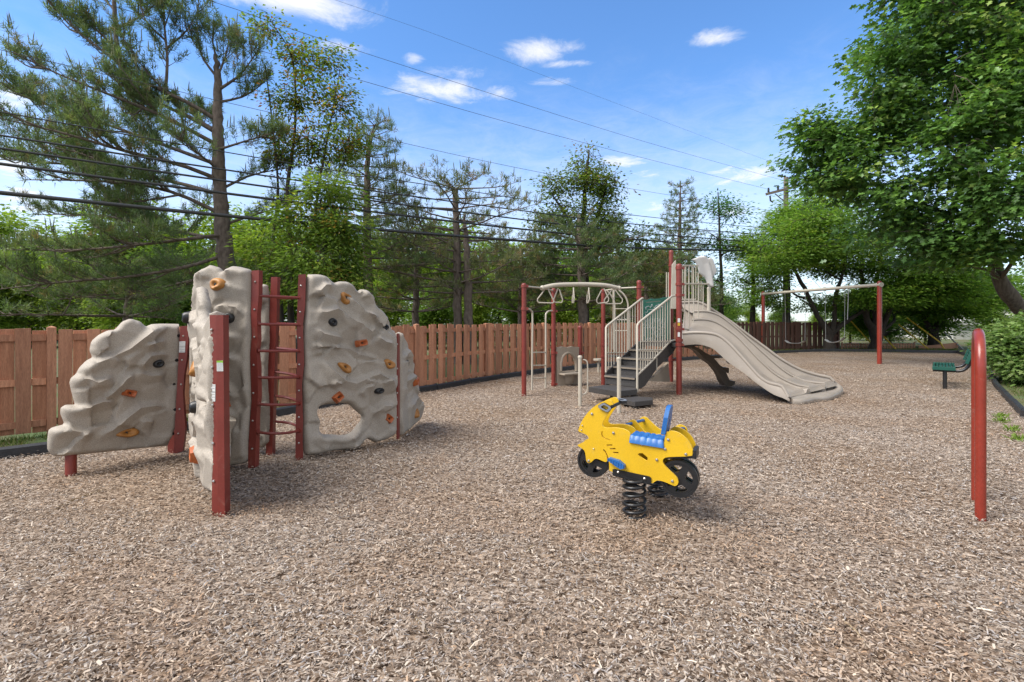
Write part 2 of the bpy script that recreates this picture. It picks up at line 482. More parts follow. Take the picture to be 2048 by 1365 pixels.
class MB:
    """Collects shapes in world space and links them as one mesh object."""
    def __init__(s):
        s.v, s.f, s.mi, s.m = [], [], [], 0
    def add(s, vs, fs):
        o = len(s.v)
        s.v.extend(Vector(v) for v in vs)
        s.f.extend(tuple(i + o for i in f) for f in fs)
        s.mi.extend([s.m] * len(fs))
        return s
    def box(s, c, size, X=None, Y=None, Z=None):
        X, Y, Z = Vector(X or (1, 0, 0)), Vector(Y or (0, 1, 0)), Vector(Z or (0, 0, 1))
        c = Vector(c)
        a, b, h = (q * 0.5 for q in size)
        vs = [c + X * (a * i) + Y * (b * j) + Z * (h * k) for k in (-1, 1) for j in (-1, 1) for i in (-1, 1)]
        return s.add(vs, [(0, 2, 3, 1), (4, 5, 7, 6), (0, 1, 5, 4), (2, 6, 7, 3), (0, 4, 6, 2), (1, 3, 7, 5)])
    def beam(s, a, b, w, h, up=(0, 0, 1)):
        a, b = Vector(a), Vector(b)
        X = (b - a).normalized()
        Y = Vector(up).cross(X).normalized()
        return s.box((a + b) / 2, ((b - a).length, w, h), X, Y, X.cross(Y))
    def tube(s, pts, r, n=8, cap=True, close=False):
        pts = [Vector(p) for p in pts]
        m = len(pts)
        rs = r if isinstance(r, (list, tuple)) else [r] * m
        if close:
            tang = [(pts[(i + 1) % m] - pts[i - 1]).normalized() for i in range(m)]
        else:
            tang = [(pts[min(i + 1, m - 1)] - pts[max(i - 1, 0)]).normalized() for i in range(m)]
        ref = Vector((0, 0, 1)) if abs(tang[0].z) < 0.9 else Vector((1, 0, 0))
        nx = (ref - tang[0] * ref.dot(tang[0])).normalized()
        vs = []
        for i in range(m):
            nx = (nx - tang[i] * nx.dot(tang[i])).normalized()
            ny = tang[i].cross(nx)
            for k in range(n):
                a = 2 * math.pi * k / n
                vs.append(pts[i] + (nx * math.cos(a) + ny * math.sin(a)) * rs[i])
        fs = []
        for i in range(m if close else m - 1):
            j = (i + 1) % m
            for k in range(n):
                fs.append((i * n + k, i * n + (k + 1) % n, j * n + (k + 1) % n, j * n + k))
        if cap and not close:
            fs.append(tuple(range(n - 1, -1, -1)))
            fs.append(tuple((m - 1) * n + k for k in range(n)))
        return s.add(vs, fs)
    def lathe(s, c, prof, n=16):
        """prof: (radius, height) pairs around a vertical axis through c."""
        c = Vector(c)
        vs = [c + Vector((r * math.cos(2 * math.pi * k / n), r * math.sin(2 * math.pi * k / n), z)) for r, z in prof for k in range(n)]
        fs = [(i * n + k, i * n + (k + 1) % n, (i + 1) * n + (k + 1) % n, (i + 1) * n + k) for i in range(len(prof) - 1) for k in range(n)]
        fs.append(tuple(range(n - 1, -1, -1)))
        fs.append(tuple((len(prof) - 1) * n + k for k in range(n)))
        return s.add(vs, fs)
    def ball(s, c, r, n=8, squash=(1, 1, 1)):
        c = Vector(c)
        m = max(4, n // 2)
        vs = [c + Vector((r * squash[0] * math.sin(math.pi * i / m) * math.cos(2 * math.pi * k / n), r * squash[1] * math.sin(math.pi * i / m) * math.sin(2 * math.pi * k / n),
                          r * squash[2] * math.cos(math.pi * i / m))) for i in range(1, m) for k in range(n)]
        vs += [c + Vector((0, 0, r * squash[2])), c - Vector((0, 0, r * squash[2]))]
        fs = [(i * n + k, i * n + (k + 1) % n, (i + 1) * n + (k + 1) % n, (i + 1) * n + k)[::-1] for i in range(m - 2) for k in range(n)]
        t, b = len(vs) - 2, len(vs) - 1
        fs += [(t, k, (k + 1) % n) for k in range(n)]
        fs += [(b, (m - 2) * n + (k + 1) % n, (m - 2) * n + k) for k in range(n)]
        return s.add(vs, fs)
    def grid(s, rows, close_v=False):
        n = len(rows[0])
        vs = [p for r in rows for p in r]
        fs = []
        for i in range(len(rows) - 1):
            for k in range(n if close_v else n - 1):
                fs.append((i * n + k, i * n + (k + 1) % n, (i + 1) * n + (k + 1) % n, (i + 1) * n + k))
        return s.add(vs, fs)
    def slab(s, outline, holes, place, t0, t1):
        """A sheet with the given outline (and holes) in (u, v), from offset t0 to t1; place(u, v, off) puts it in the world."""
        vs, fs, loops = cdt(outline, holes)
        n = len(vs)
        pts = [place(u, v, t1) for u, v in vs] + [place(u, v, t0) for u, v in vs]
        faces = [tuple(f) for f in fs] + [tuple(i + n for i in reversed(f)) for f in fs]
        s.add(pts, faces)
        m = s.m
        s.m = getattr(s, 'edge_m', m)
        s.add(pts, [(a, b, b + n, a + n) for a, b in loops])
        s.m = m
        return s
    def build(s, name, mats, parent=None, loc=None, smooth=None, bevel=0.0, weld=False):
        base = base_of(parent) if parent else Vector(loc or (0, 0, 0))
        me = bpy.data.meshes.new(name)
        me.from_pydata([v - base for v in s.v], [], s.f)
        mats = mats if isinstance(mats, (list, tuple)) else [mats]
        for m in mats:
            me.materials.append(MT[m] if isinstance(m, str) else m)
        me.polygons.foreach_set('material_index', s.mi)
        bm = bmesh.new()
        bm.from_mesh(me)
        if weld:
            bmesh.ops.remove_doubles(bm, verts=bm.verts, dist=1e-5)
        bmesh.ops.recalc_face_normals(bm, faces=bm.faces)
        if bevel:
            ed = [e for e in bm.edges if len(e.link_faces) == 2 and e.calc_face_angle(0) > 0.6]
            bmesh.ops.bevel(bm, geom=ed, offset=bevel, segments=2, affect='EDGES', profile=0.6, clamp_overlap=True)
        bm.to_mesh(me)
        bm.free()
        if smooth is not None:
            me.polygons.foreach_set('use_smooth', np.ones(len(me.polygons), dtype=bool))
            me.set_sharp_from_angle(angle=rad(smooth))
        o = link(name, me, parent)
        if not parent and loc is not None:
            o.location = loc
        return o

def cdt(outline, holes=(), inner=()):
    """Triangles of an outline with holes; returns the points, the triangles and the directed border edges."""
    vs = [Vector((u, v)) for u, v in outline]
    es = [(i, (i + 1) % len(outline)) for i in range(len(outline))]
    for h in holes:
        o = len(vs)
        vs += [Vector((u, v)) for u, v in h]
        es += [(o + i, o + (i + 1) % len(h)) for i in range(len(h))]
    vs += [Vector((u, v)) for u, v in inner]
    ov, oe, of, *_ = delaunay_2d_cdt(vs, es, [], 0, 1e-7)
    pts = np.array([(p.x, p.y) for p in ov])
    fs = [f for f in of if len(f) == 3]
    cen = np.array([(pts[f[0]] + pts[f[1]] + pts[f[2]]) / 3 for f in fs])
    keep = inside(cen, outline)
    for h in holes:
        keep &= ~inside(cen, h)
    fs = [f for f, k in zip(fs, keep) if k]
    cnt = {}
    for f in fs:
        for a, b in ((f[0], f[1]), (f[1], f[2]), (f[2], f[0])):
            cnt[(a, b)] = 1
    loops = [(a, b) for (a, b) in cnt if (b, a) not in cnt]
    return [tuple(p) for p in pts], fs, loops

def inside(p, poly):
    p = np.asarray(p)
    q = np.asarray(poly, dtype=float)
    r = np.zeros(len(p), dtype=bool)
    x0, y0 = q[:, 0], q[:, 1]
    x1, y1 = np.roll(x0, -1), np.roll(y0, -1)
    for a, b, c, d in zip(x0, y0, x1, y1):
        if b == d:
            continue
        hit = ((b > p[:, 1]) != (d > p[:, 1])) & (p[:, 0] < (c - a) * (p[:, 1] - b) / (d - b) + a)
        r ^= hit
    return r

def seg_dist(p, poly, closed=True):
    """Distance of points to a polyline, the nearest segment's direction, the side vector and the arc position."""
    q = np.asarray(poly, dtype=float)
    a = q if closed else q[:-1]
    b = np.roll(q, -1, axis=0) if closed else q[1:]
    best = np.full(len(p), 1e9)
    side = np.zeros((len(p), 2))
    dirn = np.zeros((len(p), 2))
    arc = np.zeros(len(p))
    run = 0.0
    for s, e in zip(a, b):
        d = e - s
        L = np.linalg.norm(d)
        if L < 1e-9:
            continue
        t = np.clip(((p - s) @ d) / L ** 2, 0, 1)
        w = p - (s + t[:, None] * d)
        r = np.linalg.norm(w, axis=1)
        k = r < best
        best[k], side[k], arc[k] = r[k], w[k], run + t[k] * L
        dirn[k] = d / L
        run += L
    return best, dirn, side, arc, run

def resample(poly, step, closed=True):
    q = [Vector(p) for p in poly]
    out = []
    for i in range(len(q) if closed else len(q) - 1):
        a, b = q[i], q[(i + 1) % len(q)]
        n = max(1, int(round((b - a).length / step)))
        out += [a.lerp(b, k / n) for k in range(n)]
    if not closed:
        out.append(q[-1])
    return out

def chaikin(poly, k=1, closed=True):
    q = [Vector(p) for p in poly]
    for _ in range(k):
        r = [] if closed else [q[0]]
        for i in range(len(q) if closed else len(q) - 1):
            a, b = q[i], q[(i + 1) % len(q)]
            r += [a.lerp(b, 0.25), a.lerp(b, 0.75)]
        if not closed:
            r.append(q[-1])
        q = r
    return q

def along(pts, n):
    """n points evenly spaced along a 3D polyline."""
    pts = [Vector(p) for p in pts]
    L = [0.0]
    for a, b in zip(pts, pts[1:]):
        L.append(L[-1] + (b - a).length)
    out = []
    for i in range(n):
        t = L[-1] * i / (n - 1)
        k = max(j for j in range(len(L)) if L[j] <= t + 1e-9)
        k = min(k, len(pts) - 2)
        out.append(pts[k].lerp(pts[k + 1], (t - L[k]) / max(1e-9, L[k + 1] - L[k])))
    return out

def spline(pts, n):
    """Catmull-Rom through 3D points."""
    p = [Vector(q) for q in pts]
    p = [p[0] * 2 - p[1]] + p + [p[-1] * 2 - p[-2]]
    m = len(p) - 3
    out = []
    for i in range(n):
        t = m * i / (n - 1)
        k = min(int(t), m - 1)
        t -= k
        a, b, c, d = p[k:k + 4]
        out.append(0.5 * ((2 * b) + (c - a) * t + (2 * a - 5 * b + 4 * c - d) * t * t + (3 * b - a - 3 * c + d) * t ** 3))
    return out

def Z(x0, y0, s):
    """Reads points off an enlarged crop of the photograph."""
    return lambda pts: [(x0 + x / s, y0 + y / s) for x, y in pts]
# ------------------------------------------------------------------ the ground
def sheet(name, pts, z, m, kind='structure'):
    me = bpy.data.meshes.new(name)
    me.from_pydata([(x, y, z) for x, y in pts], [], [tuple(range(len(pts)))])
    me.materials.append(MT[m])
    o = link(name, me)
    o['kind'] = kind
    return o

sheet('ground', [(700 * math.cos(2 * math.pi * k / 48), 700 * math.sin(2 * math.pi * k / 48)) for k in range(48)], -0.012, 'ground')

KERB = [(-9.5, 1.6), (-7.2, 3.9), (-5.52, 5.36), (-4.9, 5.92), (-3.95, 7.3), (-3.1, 8.75), (-1.95, 10.2), (-0.62, 12.35), (0.95, 14.15), (2.6, 15.85), (4.7, 17.4), (6.95, 18.85),
        (9.2, 20.4), (11.6, 22.3), (14.2, 23.5), (15.9, 23.6), (20.0, 22.4), (17.6, 19.0), (15.0, 15.8), (10.75, 11.1), (7.8, 7.6), (6.3, 4.6), (5.4, 1.0), (5.2, -3.0), (-5.0, -5.0), (-9.8, -3.0)]
sheet('wood_chip_bed', KERB, 0.0, 'mulch')

def scatter_chips():
    rng = np.random.default_rng(5)
    pal = np.array([(0.30, 0.235, 0.175), (0.25, 0.19, 0.14), (0.37, 0.30, 0.23), (0.20, 0.15, 0.11), (0.16, 0.108, 0.07), (0.235, 0.205, 0.18), (0.30, 0.265, 0.235),
                    (0.10, 0.065, 0.042), (0.29, 0.19, 0.115), (0.06, 0.04, 0.028), (0.43, 0.355, 0.27)])
    pal = pal * .9 + pal.mean(0) * np.array([.98, 1.0, 1.06]) * .11
    wt = np.array([.16, .17, .11, .14, .13, .07, .07, .07, .04, .03, .05])
    bands = [(1.5, 2.6, 7600), (2.6, 4.0, 5600), (4.0, 5.5, 3000), (5.5, 7.5, 1500), (7.5, 10.5, 640), (10.5, 15.5, 230)]
    xs, ys, sz = [], [], []
    for a, b, rho in bands:
        wmax = 1.22 * b + 0.5
        n = int(rho * 2 * wmax * (b - a))
        x, y = rng.uniform(-wmax, wmax, n), rng.uniform(a, b, n)
        k = (np.abs(x) < 1.22 * y + 0.5)
        xs.append(x[k]); ys.append(y[k]); sz.append(np.full(k.sum(), 1.0 + 0.065 * max(0, a - 2.5)))
    x, y, s = np.concatenate(xs), np.concatenate(ys), np.concatenate(sz)
    k = inside(np.stack([x, y], 1), KERB); wt = wt / wt.sum()
    x, y, s = x[k], y[k], s[k]
    n = len(x)
    L = np.exp(rng.normal(math.log(0.0178), 0.47, n)).clip(.009, .075) * s
    W = np.exp(rng.normal(math.log(0.0057), 0.36, n)).clip(.003, .017) * s
    a = rng.uniform(0, 2 * math.pi, n)
    pitch, roll = rng.normal(0, 0.20, n), rng.normal(0, 0.34, n)
    u = np.stack([np.cos(a) * np.cos(pitch), np.sin(a) * np.cos(pitch), np.sin(pitch)], 1)
    s0 = np.stack([-np.sin(a), np.cos(a), np.zeros(n)], 1)
    w = np.cross(u, s0)
    sd_ = s0 * np.cos(roll)[:, None] + w * np.sin(roll)[:, None]
    up = np.cross(u, sd_)
    up *= np.sign(up[:, 2:3])
    lump = 0.010 * np.sin(x * 3.1 + 1.3 * np.sin(y * 2.2)) * np.sin(y * 2.7 + x) + 0.010
    c = np.stack([x, y, np.maximum(0, lump) + 0.004 + rng.exponential(0.006, n) + 0.5 * L * np.abs(np.sin(pitch)) * .6], 1)
    bend = rng.normal(0.05, 0.12, n) * L
    t0, t1 = rng.uniform(0.35, 1.0, n), rng.uniform(0.25, 1.0, n)
    hl, hw = L[:, None] / 2, W[:, None] / 2
    v = np.stack([c - u * hl - sd_ * hw * t0[:, None], c - u * hl + sd_ * hw * t0[:, None], c - sd_ * hw + up * bend[:, None], c + sd_ * hw + up * bend[:, None],
                  c + u * hl - sd_ * hw * t1[:, None], c + u * hl + sd_ * hw * t1[:, None]], 1).reshape(-1, 3)
    f = np.array([(0, 2, 3, 1), (2, 4, 5, 3)])
    faces = (np.arange(n)[:, None, None] * 6 + f[None]).reshape(-1, 4)
    colr = pal[rng.choice(len(pal), n, p=wt)] * rng.uniform(1.0, 1.4, (n, 1)) * np.array([1.03, 1.08, 1.15])
    patch = np.array([noise.noise(Vector((p * 0.9, q * 0.9, 3.0))) for p, q in zip(x, y)])
    warm = (np.clip(patch, -1, 1) * 0.5 + 0.5)[:, None]
    colr = colr * (0.90 + 0.18 * warm) * np.where(warm < 0.42, np.array([1.03, .96, .9]), np.array([1, 1, 1]))
    worn = np.zeros(n)                       # trodden places where darker broken wood and soil come through
    for wx, wy, wr, wa in ((.95, 3.55, .75, .6), (-2.1, 3.95, .6, .9), (5.9, 8.9, 1.3, .6), (4.4, 9.6, 1.6, .7), (1.5, 3.3, .8, .45), (-.6, 3.0, .5, .4), (-3.2, 4.4, 1.0, .45), (.0, 4.6, .9, .3), (1.8, 8.9, .8, .5), (.05, 2.35, .35, .6)):
        worn = np.maximum(worn, wa * np.exp(-(((x - wx) / wr) ** 2 + ((y - wy) / (wr * .6)) ** 2)))
    worn = np.clip(.75 * worn * (1 + 1.2 * patch), 0, 1)[:, None]
    colr = colr * (1 - worn) + colr * np.array([.74, .58, .44]) * worn
    me = np_mesh('loose_wood_chips', v, faces, np.repeat(colr, 6, 0))
    me.materials.append(MT['chip'])
    o = link('loose_wood_chips', me)
    tag(o, 'weathered tan and grey wood chips strewn over the playground floor', 'wood chips', kind='stuff')
scatter_chips()

# ------------------------------------------------------------------ black border timbers round the chips
def border(label, pts, piece=1.22, start=0.0):
    pts = [Vector((x, y, 0)) for x, y in pts]
    L = sum((b - a).length for a, b in zip(pts, pts[1:]))
    n = max(1, round(L / piece))
    q = along(pts, n + 1)
    root = thing('playground_border', label, 'border', q[0])
    prev = None
    for i in range(n):
        a, b = q[i], q[i + 1]
        m = MB()
        X = (b - a).normalized()
        Y = Vector((0, 0, 1)).cross(X)
        w, h, hh = 0.075, 0.125 + random.uniform(-.012, .012), 0.0
        prof = [(-w / 2, -0.03), (-w / 2, h - .02), (-w / 2 + .02, h), (w / 2 - .02, h), (w / 2, h - .02), (w / 2, -0.03)]
        rows = []
        for e, s in ((a + X * .008, 1.0), (b - X * .008, 1.0)):
            rows.append([e + Y * y + Vector((0, 0, z)) for y, z in prof])
        m.grid(rows, True)
        m.add(rows[0], [tuple(range(5, -1, -1))])
        m.add(rows[1], [tuple(range(6))])
        m.tube([b + Vector((0, 0, -.02)), b + Vector((0, 0, h + .012))], 0.022, 8)
        m.build('border_timber', 'kerb', root, smooth=30)
    return root

border('black plastic border timbers edging the chips before the red brown fence', KERB[0:15])
border('black plastic border timbers along the far right end of the chips', KERB[14:17])
border('black border timbers curving past the leafy bush on the right', KERB[16:23])

# ------------------------------------------------------------------ fences of boards set alternately before and behind the rails
FH = 1.34
def board_mesh(name, w, h, m):
    b = MB()
    t = 0.019
    b.box((0, 0, h / 2), (w, t, h))
    o = b.build(name, m, bevel=0.003)
    me = o.data
    bpy.data.objects.remove(o)
    return me

def fence(label, posts, m, boards=8, h=FH, face=None, kinds=3, post_up=0.06, gap_low=0.05, lean=0.006):
    ps = [Vector((x, y, 0)) for x, y in posts]
    root = thing('board_fence', label, 'fence', ps[0])
    meshes = [board_mesh('board', w, h + dh, m) for w, dh in ((0.148, 0.0), (0.142, -0.015), (0.152, 0.012))]
    pm = MB().box((0, 0, (h + post_up) / 2), (0.092, 0.092, h + post_up)).add([(-.046, -.046, h + post_up), (.046, -.046, h + post_up), (.046, .046, h + post_up), (-.046, .046, h + post_up), (0, 0, h + post_up + .02)],
                                                                             [(0, 1, 4), (1, 2, 4), (2, 3, 4), (3, 0, 4)])
    po = pm.build('post', m)
    pmesh = po.data
    bpy.data.objects.remove(po)
    for i, p in enumerate(ps):
        o = link('post', pmesh, root, p - ps[0])
        d = (ps[min(i + 1, len(ps) - 1)] - ps[max(i - 1, 0)])
        o.rotation_euler = (0, 0, math.atan2(d.y, d.x))
    for a, b in zip(ps, ps[1:]):
        X = (b - a).normalized()
        Y = Vector((0, 0, 1)).cross(X)
        if Y.dot(-a) < 0:
            Y = -Y                                    # towards the playground
        ang = math.atan2(X.y, X.x)
        L = (b - a).length
        for z in (0.16, h * 0.52, h - 0.07):
            r = MB().beam(a + X * .05 + Vector((0, 0, z)), b - X * .05 + Vector((0, 0, z)), 0.034, 0.085)
            r.build('rail', m, root)
        n = max(1, round((L - .1) / (2.34 / boards)))
        pitch = (L - .09) / n
        for k in range(n):
            for side in (1, -1):
                s = .045 + pitch * (k + (0.28 if side == 1 else 0.78))
                if s > L - 0.10:
                    continue
                c = a + X * s + Y * (side * (0.017 + 0.0105))
                o = link('board', random.choice(meshes), root, c - ps[0] + Vector((0, 0, gap_low + random.uniform(-.02, .015))))
                o.rotation_euler = (random.gauss(0, 0.003), random.gauss(0, lean), ang + random.gauss(0, .008))
    return root

POSTS = [(-8.05, 4.55), (-6.06, 6.58), (-4.72, 7.95), (-3.3, 9.2), (-1.99, 10.4), (-0.66, 12.6), (0.9, 14.4), (2.5, 16.2), (4.6, 17.8), (6.8, 19.25), (9.05, 20.8)]
fence('red brown cedar board fence running behind the climbing wall and the slide', POSTS, 'fence')
fence('board fence with tree shade put into its dark brown, standing behind the slide and swings', [(9.4, 22.2), (11.55, 23.6), (13.95, 24.6), (16.35, 25.05)], 'fencedark', lean=0.009)

def low_fence():
    a, b = Vector((16.9, 25.6, 0)), Vector((20.6, 25.6, 0))
    root = thing('low_fence', 'low pale brown slatted fence below the yellow guy guards', 'fence', a)
    sl = board_mesh('slat', 0.085, 0.30, 'fencelow')
    wide = board_mesh('slat', 0.085, 0.36, 'fencelow')
    n = 27
    for i in range(n + 1):
        link('slat', wide if i in (0, 13, 27) else sl, root, (b - a) * i / n)
    for z in (0.07, 0.235):
        MB().beam(a + Vector((-.05, .028, z)), b + Vector((.05, .028, z)), .03, .06).build('rail', 'fencelow', root)
    # solid panel with a dipped top at the right end
    pl = Upright((20.75, 25.5), (22.75, 25.5))
    m = MB().slab([(0, 0)] + [(2.0, 0), (2.0, .34)] + [(1.9 - 1.9 * t, .34 - .14 * math.sin(math.pi * t * .5) * 1.2) for t in (.2, .5, .8, 1.0)], (), pl.pt, -.03, 0)
    m.build('end_panel', 'fencelow', root)
low_fence()

# ------------------------------------------------------------------ grass along the edges
def grass(label, n, area, h=(0.03, 0.10), density=None, seed=1, name='grass'):
    rng = np.random.default_rng(seed)
    lo, hi = np.min(area, 0), np.max(area, 0)
    pts = rng.uniform(lo, hi, (n * 3, 2))
    pts = pts[inside(pts, area)]
    nz_ = np.array([noise.noise(Vector((p[0] * 1.7, p[1] * 1.7, 8.0))) for p in pts])
    pts = pts[nz_ + rng.normal(0, .18, len(pts)) > -0.12][:n]
    k = len(pts)
    hh = rng.uniform(*h, k)
    a = rng.uniform(0, 2 * math.pi, k)
    w = rng.uniform(.003, .007, k)
    lean = rng.normal(0, .5, (k, 2)) * hh[:, None]
    b = np.concatenate([pts, np.full((k, 1), -0.012)], 1)
    sx = np.stack([np.cos(a) * w, np.sin(a) * w, np.zeros(k)], 1)
    tip = b + np.concatenate([lean, hh[:, None]], 1)
    v = np.stack([b - sx, b + sx, tip], 1).reshape(-1, 3)
    base = np.array([(0.075, 0.125, 0.025), (0.11, 0.15, 0.035), (0.16, 0.15, 0.06), (0.05, 0.10, 0.02)])
    c = base[rng.integers(0, 4, k)] * rng.uniform(.8, 1.25, (k, 1))
    me = np_mesh(name, v, np.arange(k * 3).reshape(-1, 3), np.repeat(c, 3, 0))
    me.materials.append(MT['grass'])
    return tag(link(name, me), label, 'grass', kind='stuff')

grass('patchy short grass between the black border and the fence', 30000, [(-9.2, 2.2), (-7.25, 4.05), (-5.6, 5.45), (-4.95, 6.05), (-3.95, 7.45), (-3.15, 8.9), (-2.1, 10.2), (-3.5, 9.0), (-6.1, 6.5), (-8.1, 4.5)], seed=2)
grass('sparse green grass beyond the border on the right', 26000, [(7.95, 7.5), (10.9, 11.0), (15.2, 15.8), (18, 17), (12, 9.5), (9, 7)], (0.04, 0.13), seed=3)
grass('thin grass along the far edge beyond the chips', 16000, [(9.3, 20.7), (11.7, 22.5), (14.2, 23.65), (20.1, 22.5), (24, 27), (10, 27)], (0.05, 0.16), seed=4)

def weeds():
    for i, (x, y) in enumerate(((2003, 845), (2022, 862), (2037, 882), (2002, 835))):
        c = G(x, y)
        rng = random.Random(40 + i)
        m, vs, fs, tn = None, [], [], []
        for k in range(46):
            a = rng.uniform(0, 6.283)
            r = rng.uniform(0, .12)
            b = c + Vector((math.cos(a) * r, math.sin(a) * r * .7, 0))
            h = rng.uniform(.03, .10)
            d = Vector((rng.gauss(0, .05), rng.gauss(0, .05), h))
            w = Vector((math.cos(a + 1), math.sin(a + 1), 0)) * rng.uniform(.004, .010)
            o = len(vs)
            vs += [b - w, b + w, b + d * .6 + w * 1.2, b + d * .6 - w * 1.2, b + d]
            fs += [(o, o + 1, o + 2, o + 3), (o + 3, o + 2, o + 4)]
        me = bpy.data.meshes.new('weed')
        me.from_pydata([v - c for v in vs], [], fs)
        at = me.attributes.new('tint', 'FLOAT_COLOR', 'POINT')
        for q in range(len(vs)):
            at.data[q].color = (.16, .24, .04, 1)
        me.materials.append(MT['grass'])
        tag(link('weed', me, None, c), ('bright green weed tuft just inside the right border', 'bright green weed tuft beyond the first one by the red hoop', 'bright weed tuft nearest the right photo edge', 'small pale weed tuft against the black border')[i], 'weed', 'weeds along the right border')
weeds()
# ------------------------------------------------------------------ climbing wall of moulded rock panels
def hold_shape(m, c, X, Y, Nn, a, b, kind, ang=0.0, seed=0, depth=0.06):
    """A bolted hand hold: an uneven pad with a hollow, standing out along Nn."""
    rng = random.Random(seed)
    n, rings = 16, 6
    ph = rng.uniform(0, 6.28)
    ca, sa = math.cos(ang), math.sin(ang)
    rows = []
    for i in range(rings + 1):
        rho = 1.0 - i / rings * 0.97
        row = []
        for k in range(n):
            t = 2 * math.pi * k / n
            if kind == 'block':
                e = 1.0 / max(abs(math.cos(t)), abs(math.sin(t))) ** 0.75
                lob = e * 0.92
            elif kind == 'jug':
                lob = 1.0 + 0.16 * math.cos(t + 0.4) + 0.10 * math.cos(2 * t + ph) - 0.10 * math.cos(3 * t)
            else:
                lob = 1.0 + 0.06 * math.cos(2 * t + ph)
            rx, ry = a * rho * lob * math.cos(t), b * rho * lob * math.sin(t)
            if kind == 'block':
                z = depth * min(1.0, (1 - rho) * 3.2) - depth * .75 * math.exp(-(rho / .36) ** 2)
            elif kind == 'jug':
                z = depth * (1 - rho ** 2.6) ** .5 * (1 + .25 * math.cos(t + 2)) - depth * .75 * math.exp(-(rho / .40) ** 2)
            else:
                z = depth * (1 - rho ** 3) ** .5 - depth * .55 * math.exp(-(rho / .35) ** 2)
            row.append(c + X * (rx * ca - ry * sa) + Y * (rx * sa + ry * ca) + Nn * z)
        rows.append(row)
    m.m = 0
    m.grid(rows, True)
    m.add(rows[-1], [tuple(range(n))])
    m.m = 1
    q = c + Nn * (depth * .34)
    r = min(a, b) * .22
    m.tube([q, q + Nn * .008], r, 6)
    m.m = 0

def soften(poly, f=0.16):
    q = [Vector(p) for p in poly]
    out = []
    for i in range(len(q)):
        a, b, c = q[i - 1], q[i], q[(i + 1) % len(q)]
        out += [b.lerp(a, f), b.lerp(c, f)]
    return out

